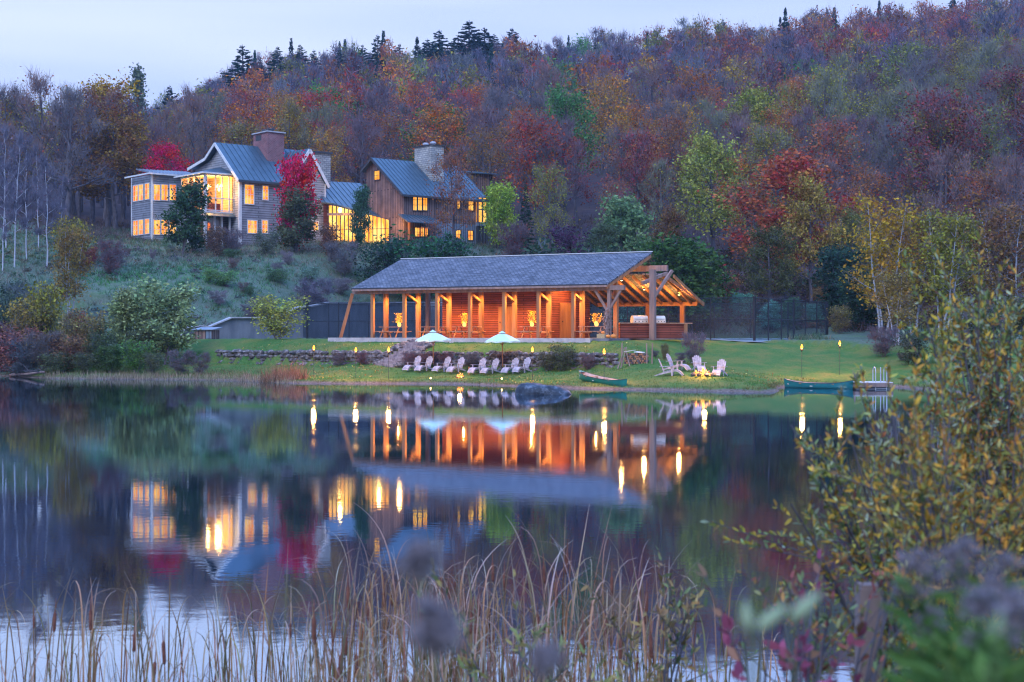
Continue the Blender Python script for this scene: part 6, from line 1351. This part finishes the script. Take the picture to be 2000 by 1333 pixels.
def mounds(base, m, R, pal, ls):
    n = len(base); r = rc.uniform(.5, 1.3, (n, 1)) * R; d = rc.normal(0, 1, (n, m, 3)); d /= np.linalg.norm(d, axis=2, keepdims=True); d[:, :, 2] = np.abs(d[:, :, 2]); c = base[:, None] + d * r[:, None] * rc.uniform(.5, 1, (n, m, 1)) * [1, 1, .75]
    v, f = leaves(c.reshape(-1, 3), ls, rc); pal = np.array(pal); cc_ = pal[rc.randint(0, len(pal), n)] * rc.uniform(.7, 1.3, (n, 1)); return v, f, np.repeat(cc_, m * 4, 0) * np.repeat(rc.uniform(.8, 1.2, (n * m, 1)), 4, 0)
b2 = scatter(1500, -52, 22, 96, 160, lambda x, y, u, v, s, f: (f > 1.2) & (s > 2) & (vnoise(x, y, 9., 5) > -.15))
emit('meadow', [tufts(b1, 7, .42, .02, .5, mead, 9., 3), mounds(b2, 60, .55, [(.05, .11, .06), (.08, .11, .11), (.14, .12, .15), (.12, .10, .08), (.05, .10, .07), (.10, .12, .06)], .07)], 'rough grasses and weeds on the slope between pond, court and houses', 'meadow')
b3 = scatter(9000, -60, 60, 108, 185, lambda x, y, u, v, s, f: (f > 1.) & (s > 3) & ((y > 150) | (x > 10)))
b4 = scatter(1500, 6, 62, 110, 160, lambda x, y, u, v, s, f: (f > 1.5))
emit('undergrowth', [tufts(b3, 6, .8, .03, .6, [(.10, .07, .07), (.13, .09, .10), (.16, .10, .06), (.06, .09, .05)], 7., 8), mounds(b4, 70, 1.0, [(.10, .09, .05), (.16, .09, .05), (.06, .09, .05), (.12, .07, .09), (.17, .13, .05)], .12)], 'low brush under the trees at the edge of the wood', 'undergrowth')
# lawn blades and leaf litter
b5 = scatter(52000, -24, 40, 70, 99, lambda x, y, u, v, s, f: (s > .45) & (f < 0) & (v < -.9) & (u > -24))
b6 = scatter(11000, -24, 40, 70, 99, lambda x, y, u, v, s, f: (s > .6) & (f < 0) & (v < -1) & (vnoise(x, y, 4., 9) > .05))
lv = leaves(b6 + [0, 0, .05], .05, rc); lc_ = np.array([(.42, .30, .07), (.36, .20, .07), (.46, .40, .16), (.30, .14, .07)])[rc.randint(0, 4, len(b6))]
emit('lawn_grass', [tufts(b5, 3, .085, .012, .5, [(.03, .12, .035), (.05, .16, .04), (.09, .18, .045), (.18, .18, .06), (.25, .21, .08)], 3.5, 4), (lv[0], lv[1], np.repeat(lc_, 4, 0))], 'mown grass with fallen leaves scattered over it', 'grass')
# pale reeds and grass along the left shore, ragged grass along the rest
def shore(n, t): return scatter(n, -38, 24, 66, 104, t)
b7 = shore(60000, lambda x, y, u, v, s, f: (s > -.25) & (s < 1.0) & (x < -13.0) & (x > -31)); b8 = shore(70000, lambda x, y, u, v, s, f: (s > .15) & (s < .6) & (x > -13.0)); b9 = shore(40000, lambda x, y, u, v, s, f: ((x + 13.7) ** 2 / 2.0 + (y - 86.4) ** 2 / 1.5 < 1) )
b10 = shore(26000, lambda x, y, u, v, s, f: (s > .8) & (s < 4.5) & (x < -14) & (x > -26))
emit('shore_reeds', [tufts(b7, 5, .42, .012, .22, [(.26, .22, .15), (.33, .27, .20), (.20, .20, .12)], 3., 5), tufts(b8, 5, .16, .010, .5, [(.10, .15, .05), (.17, .16, .07), (.08, .11, .05)], 2., 6), tufts(b9, 9, 1.0, .014, .3, [(.30, .17, .11), (.26, .14, .10)], 2., 7), tufts(b10, 4, .30, .013, .4, [(.10, .15, .05), (.22, .17, .10), (.14, .15, .07)], 2., 2)], 'pale reeds and ragged grass along the far waterline', 'reeds')
# ------------------------------------------------------------ cattails in the near shallows
rn = np.random.RandomState(5)
def blades(specs, rs, seg=9):
    """specs: list of (base, height, lean vec2, droop, width, colour0, colour1) -> ribbon mesh"""
    V, F, CL = [], [], []; b = 0
    for base, h, ln, dr, w, c0, c1 in specs:
        az = math.atan2(ln[1], ln[0]) if abs(ln[0]) + abs(ln[1]) > 0 else 0; wd = np.array([-sin(az + rs.uniform(-.8, .8)), cos(az), 0]); p = np.array(base, float); ang = rs.uniform(0, .07); st = h / seg; pts = []; bend = dr
        for i in range(seg + 6):
            pts.append(p.copy()); t = i / (seg + 5)
            if i >= seg - 2: ang += bend * (.55 if i > seg - 1 else .2); s_ = st * .40
            else: ang += rs.uniform(0, .012); s_ = st
            d = np.array([cos(az) * sin(ang), sin(az) * sin(ang), cos(ang)]); p = p + d * s_ + np.array([ln[0], ln[1], 0]) * .01
        n = len(pts)
        for i, q in enumerate(pts):
            t = i / (n - 1); ww = w * (1 - t ** 3) * .5 + .0006; V += [q - wd * ww, q + wd * ww]; c = np.array(c0) * (1 - t ** 1.5) + np.array(c1) * t ** 1.5; CL += [c, c]
        for i in range(n - 1): F.append((b + 2 * i, b + 2 * i + 1, b + 2 * i + 3, b + 2 * i + 2))
        b += 2 * n
    return np.array(V), np.array(F), np.array(CL)
M['seed'] = noisy('cattail_seed_head', (.12, .045, .035), (.20, .08, .055), 20, .9, .3)
M['reedstem'] = noisy('reed_stem', (.20, .12, .07), (.30, .20, .11), 3, .8)
brn = [(.27, .095, .045), (.34, .15, .05), (.20, .14, .05), (.32, .20, .08), (.15, .17, .055)]; tipc = [(.42, .34, .27), (.36, .27, .20), (.48, .43, .39), (.30, .19, .11)]
CT = []
for i in range(10):
    rs = np.random.RandomState(300 + i); sp_ = []
    for k in range(rs.randint(4, 8)):
        a = rs.uniform(0, 6.28); sp_.append(((.035 * cos(a), .035 * sin(a), 0), rs.uniform(1.15, 1.85), (cos(a), sin(a)), rs.choice([0, .25, .5, .75, .9]), rs.uniform(.009, .015), brn[rs.randint(5)], tipc[rs.randint(4)]))
    v, f, c = blades(sp_, rs); r = empty('cattail', (0, -40, -50)); link('leaves', npmesh('cattail_leaves', v, f, [M['leaf_attr']], col=c), r)
    if i % 2 == 0:
        h = rs.uniform(1.05, 1.45); m = MB(); m.path([(0, 0, 0), (.01, 0, h * .5), (.02, .01, h)], [.005, .004, .003], 5); m.build('stalk', M['reedstem'], r); m = MB(); m.lathe([(.004, h - .02), (.013, h), (.014, h + .13), (.005, h + .15), (.002, h + .26)], (.02, .01, 0), 8); m.build('seed_head', M['seed'], r, True)
    reg(r); CT.append(r)
spots_c = []
while len(spots_c) < 150:
    Y = rn.uniform(6.6, 11.5); px = rn.normal(940, 210) if rn.rand() < .5 else rn.uniform(-60, 1300)
    if rn.rand() > (.95 if 640 < px < 1330 else .7): continue
    spots_c.append((px, Y))
zone = lambda p: 'left' if p < 450 else 'middle' if p < 900 else 'right'
CN = []
for i, (px, Y) in enumerate(spots_c):
    k = i if i < 10 else rn.randint(10); r = CT[k] if i < 10 else dup(CT[k], (0, 0, 0)); s = rn.uniform(.72, 1.0) * (1.0 if 600 < px < 1330 else .86); r.location = (XP(px, Y), Y, -.12); r.rotation_euler = (rn.normal() * .04, rn.normal() * .04, rn.uniform(0, 6.28)); r.scale = (s, s, s)
    hd = k % 2 == 0; lab = f"{'cattail with brown seed head' if hd else 'leafy cattail with bent pale tips'} in the {zone(px)} reed bed"; tag(r, lab, 'cattail', lab.replace('cattail', 'cattails', 1)); CN.append((px, r))
number_off(CN)
sp_ = []
for i in range(1100):
    Y = rn.uniform(6.2, 12); px = rn.uniform(-80, 1560) if rn.rand() < .35 else (rn.uniform(-80, 700) if rn.rand() < .4 else rn.normal(940, 230)); h = rn.uniform(.7, 1.45) * (1 if 600 < px < 1300 else .82); a = rn.uniform(0, 6.28)
    sp_.append(((XP(px, Y), Y, -.1), h, (cos(a), sin(a)), rn.choice([0, 0, .2, .5, .8]), rn.uniform(.006, .012), brn[rn.randint(5)], tipc[rn.randint(4)]))
v, f, c = blades(sp_, rn, 7); tag(link('reeds', npmesh('reeds', v, f, [M['leaf_attr']], col=c)), 'thin brown reed blades filling the near shallows', 'reeds', kind='stuff')
# ------------------------------------------------------------ near shrubs with real leaves
def leafblades(c, d, size, rs, cols, w=.30):
    """folded pointed leaves growing from c in direction d"""
    n = len(c); d, x, y = rot_basis(d); a = rs.uniform(0, 2 * pi, (n, 1)); o = x * np.cos(a) + y * np.sin(a); nn = np.cross(d, o); s = size * rs.uniform(.6, 1.3, (n, 1)); bnd = nn * s * rs.uniform(-.25, .25, (n, 1))
    v = np.stack([c, c + d * s * .38 + o * s * w * .5 + nn * s * .06, c + d * s * .72 + o * s * w * .36 + nn * s * .05 + bnd * .6, c + d * s + bnd, c + d * s * .72 - o * s * w * .36 + nn * s * .05 + bnd * .6, c + d * s * .38 - o * s * w * .5 + nn * s * .06, c + d * s * .55 + bnd * .3], 1).reshape(-1, 3)
    b = np.arange(n)[:, None] * 7; f = np.concatenate([b + np.array([[0, 1, 6, 5]]), b + np.array([[1, 2, 3, 6]]), b + np.array([[6, 3, 4, 5]])]); pal = np.array(cols); cc_ = pal[rs.randint(0, len(pal), n)] * rs.uniform(.75, 1.25, (n, 1)); return v, f, np.repeat(cc_, 7, 0)
def near_shrub(name, base, stems, rs, cols, lab, size=.05, per=26, side=7, lw=.32, ns=None):
    """stems: list of end points; every stem arcs from the base, carries side twigs and leaves along them"""
    r = empty(name, base, 0, lab, 'shrub'); B = Vector(base); segs = []; LP, LD = [], []
    for e in stems:
        e = np.array(e) - np.array(base); s = np.array([rs.normal() * .10, rs.normal() * .10, 0]); mid = s * .5 + e * .45 + np.array([0, 0, .16 * np.linalg.norm(e)]); n = 9; pts = [(1 - t) ** 2 * s + 2 * t * (1 - t) * mid + t * t * e for t in np.linspace(0, 1, n)]
        for i in range(n - 1): segs.append((pts[i], pts[i + 1], .011 * (1 - i / n) + .002, .011 * (1 - (i + 1) / n) + .002))
        for k in range(side):
            t = rs.uniform(.35, 1) * (n - 1.01); i = int(t); p = pts[i] + (pts[i + 1] - pts[i]) * (t - i); d = (pts[i + 1] - pts[i]); d = d / np.linalg.norm(d) * .7 + rs.normal(0, .5, 3); d[2] += .15; L_ = rs.uniform(.15, .38); q = p + d * L_; segs.append((p, q, .0035, .0012))
            tt = rs.uniform(.1, 1, (per, 1)); LP.append(p + (q - p) * tt); LD.append(np.tile(d, (per, 1)) * .6 + rs.normal(0, .6, (per, 3)) + [0, 0, .25])
    v, f = prisms(segs, 5); link('stems', npmesh(name + '_stems', v, f, [M['bark']]), r); v, f, c = leafblades(np.concatenate(LP), np.concatenate(LD), size, rs, cols, lw); link('leaves', npmesh(name + '_leaves', v, f, [M['leaf_attr']], col=c), r); return r
wil = [(.46, .34, .06), (.28, .29, .07), (.22, .30, .13), (.50, .31, .05), (.36, .42, .28), (.38, .20, .06), (.17, .22, .07)]
rs = np.random.RandomState(9)
def fan(n, p0, p1, y0, y1, Y0, Y1): return [(XP(px, Y), Y, ZP(py, Y)) for px, py, Y in zip(rs.uniform(p0, p1, n), rs.uniform(y0, y1, n), rs.uniform(Y0, Y1, n))]
st1 = [(XP(a, Y), Y, ZP(b, Y)) for a, b, Y in ((1545, 830, 6.0), (1600, 850, 6.2), (1580, 900, 5.8), (1545, 985, 5.8), (1700, 830, 6.4), (1600, 960, 6.3), (1560, 1060, 6.1), (1660, 850, 6.0), (1745, 820, 6.2), (1690, 930, 6.0), (1810, 760, 6.6), (1640, 1010, 6.2), (1760, 880, 6.2), (1610, 1120, 6.2))]
near_shrub('willow_shrub', (XP(1870, 6.3), 6.3, .75), st1, rs, wil, 'yellow green willow whose bare forked branches reach left over the water', .037, 34, 11)
near_shrub('willow_shrub', (XP(1960, 7.4), 7.4, .8), fan(36, 1790, 2120, 570, 920, 6.8, 8.2), rs, wil, 'dense gold and green willow filling the upper right foreground', .038, 36, 13)
near_shrub('willow_shrub', (XP(1950, 5.4), 5.4, .8), fan(24, 1740, 2080, 820, 1150, 4.9, 5.9), rs, [(.52, .34, .05), (.44, .27, .05), (.24, .27, .07), (.34, .34, .12)], 'golden willow right of the forked one, above the grey seed plumes', .036, 34, 12)
near_shrub('low_shrub', (XP(1640, 5.2), 5.2, .35), fan(14, 1530, 1800, 1090, 1290, 4.8, 5.6), rs, [(.13, .20, .09), (.20, .22, .10), (.28, .12, .09), (.30, .19, .06)], 'mixed green and rust low bush under the forked willow', .038, 22, 7)
near_shrub('red_leaved_bush', (XP(1520, 4.2), 4.2, .3), fan(8, 1420, 1620, 1150, 1330, 3.9, 4.5), rs, [(.34, .09, .12), (.30, .08, .09), (.22, .14, .08)], 'sparse bush with pinkish red leaves low in front of the reeds', .05, 10, 4, .5)
near_shrub('low_shrub', (XP(1265, 7.6), 7.6, .1), fan(7, 1205, 1345, 1170, 1300, 7.3, 7.9), rs, [(.32, .24, .10), (.16, .22, .10), (.36, .28, .14)], 'small yellowish willow shoots at the right end of the cattails', .055, 18, 5)
near_shrub('low_shrub', (XP(1000, 6.2), 6.2, .0), fan(8, 820, 1180, 1260, 1330, 6.0, 6.5), rs, [(.18, .24, .10), (.28, .26, .09)], 'low green shoots at the foot of the middle cattails', .05, 18, 5)
# seed plumes, pods and tall weeds close to the lens
M['plume'] = leafmat('seed_plume', c=(.27, .235, .26), vary=.35, trans=.4); M['pod'] = noisy('milkweed_pod', (.22, .30, .17), (.36, .42, .28), 6, .8); M['wstem'] = noisy('weed_stem', (.05, .09, .035), (.10, .14, .05), 5, .8); M['weed'] = leafmat('weed_leaf', c=(.09, .20, .055), vary=.4)
def weed(px, py, Y, hh, lab, plume=1.0, leafy=True, nl=50, foot=None, name='goldenrod'):
    x, z = XP(px, Y), ZP(py, Y); g_ = gz(x, Y) if foot is None else foot; r = empty(name, (x, Y, g_), 0, lab, 'weed'); H = z - g_; rs = np.random.RandomState(int(px)); m = MB(); m.path([(0, 0, 0), (.02, .01, H * .5), (0, 0, H)], [.004, .003, .0015], 6); m.build('stem', M['wstem'], r)
    if plume:
        nb = 16; n = int(620 * plume); k_ = rs.randint(0, nb, n); ba = rs.uniform(0, 6.28, nb); bz = rs.uniform(-.55, .35, nb) * hh; bl = rs.uniform(.35, 1.0, nb) * hh * .9 * (1 - (bz / hh + .5) * .5); t = rs.rand(n) ** .8; el = rs.uniform(.1, .9, nb)
        p = np.stack([np.cos(ba[k_]) * bl[k_] * t * np.cos(el[k_]), np.sin(ba[k_]) * bl[k_] * t * np.cos(el[k_]), H + bz[k_] + bl[k_] * t * np.sin(el[k_]) - .35 * bl[k_] * t ** 2], 1) + rs.normal(0, .0035, (n, 3)); d = rs.normal(0, 1, (n, 3)); d /= np.linalg.norm(d, axis=1, keepdims=True); v, f = slivers(p, p + d * .009, .0022, rs); link('plume', npmesh('plume', v, f, [M['plume']]), r)
    if leafy:
        t = rs.uniform(.72, .99, (nl, 1)); a = rs.uniform(0, 6.28, (nl, 1)); c = np.concatenate([0 * a, 0 * a, t * H], 1); d = np.concatenate([np.cos(a), np.sin(a), .5 + 0 * a], 1); v, f, c2 = leafblades(c, d, .055, rs, [(.08, .19, .055)], .2); link('leaves', npmesh('weed_leaves', v, f, [M['weed']]), r)
    return r
weed(850, 1220, 1.05, .036, 'large soft grey seed plume blurred in front of the cattails', 1.0, False, foot=1.0)
weed(822, 1090, 1.1, .02, 'small pale seed plume blurred above the large one', .55, False, foot=1.0)
weed(1065, 1290, 1.0, .014, 'faint low seed plume blurred at the middle of the bottom edge', .6, False, foot=1.0)
for i, (px, py, Y, s) in enumerate(((1800, 1118, 1.9, .75), (1875, 1095, 1.8, .8), (1965, 1120, 1.7, .8), (1915, 1195, 1.6, .6), (1985, 1205, 1.5, .6), (1820, 1215, 1.9, .5))):
    weed(px, py, Y, .085 * s, ['leftmost grey goldenrod plume at the lower right', 'upper middle grey goldenrod plume', 'grey goldenrod plume at the right edge', 'lower middle grey goldenrod plume', 'lowest grey goldenrod plume at the right edge', 'small grey goldenrod plume above the green stems'][i], s, True, 60, 1.0)
for i, (px, py, Y) in enumerate(((1795, 1195, 2.0), (1830, 1245, 1.8), (1870, 1180, 2.1), (1905, 1260, 1.7), (1940, 1220, 2.0), (1975, 1270, 1.6), (1850, 1290, 1.6), (1925, 1300, 1.5))):
    weed(px, py, Y, .05, ['leftmost', 'second', 'third', 'fourth', 'fifth', 'sixth', 'short', 'shortest'][i] + ' green leafy stem at the lower right corner', 0, True, 150, 1.0, 'weed_plant')
def pod(px, py, Y, tilt, lab, L_=.075):
    x, z = XP(px, Y), ZP(py, Y); r = empty('milkweed', (x, Y, .9), 0, lab, 'weed'); H = z - .9; m = MB(); m.path([(0, 0, 0), (.01, 0, H * .6), (0, 0, H)], [.0022, .002, .0015], 6); m.build('stem', M['wstem'], r)
    d = Vector((sin(tilt), 0, cos(tilt))); pts = [Vector((0, 0, H)) + d * L_ * t for t in (0, .12, .3, .5, .7, .88, 1)]; m = MB(); m.path(pts, [L_ * q for q in (.04, .12, .17, .17, .12, .06, .01)], 10); m.build('pod', M['pod'], r, True)
pod(1462, 1235, 1.25, -.1, 'upright pale green milkweed pod blurred near the red leaves', .030); pod(1478, 1230, 1.25, .9, 'milkweed pod leaning right blurred near the red leaves', .036); pod(1545, 1212, 1.2, .8, 'highest milkweed pod leaning right, silvery green', .036); pod(1945, 1245, .95, .2, 'small pale milkweed pod among the green stems', .018)
x, z = XP(1697, 5.6), ZP(1148, 5.6); m = MB(); m.box(-.045, .045, -.045, .045, -.4, z - .2); m.box(-.039, .039, -.039, .039, z - .2, z - .185); o = m.build('wooden_post', M['greytimber']); o.location = (x, 5.6, .2); tag(o, 'weathered grey wooden post among the near bushes', 'post')
# ------------------------------------------------------------ evening air over the valley
m = MB(); m.box(-430, 430, -31, 640, -3, 125)
hm = bpy.data.materials.new('haze'); hm.use_nodes = True; HN = hm.node_tree.nodes; HL = hm.node_tree.links; HN.clear()
ho = HN.new('ShaderNodeOutputMaterial'); hv = HN.new('ShaderNodeVolumePrincipled'); hv.inputs['Color'].default_value = (.55, .72, 1.0, 1); hv.inputs['Density'].default_value = 0.0002; hv.inputs['Anisotropy'].default_value = .2
HL.new(hv.outputs[0], ho.inputs['Volume'])
tag(m.build('haze', hm), 'thin blue evening haze over the valley', kind='stuff')
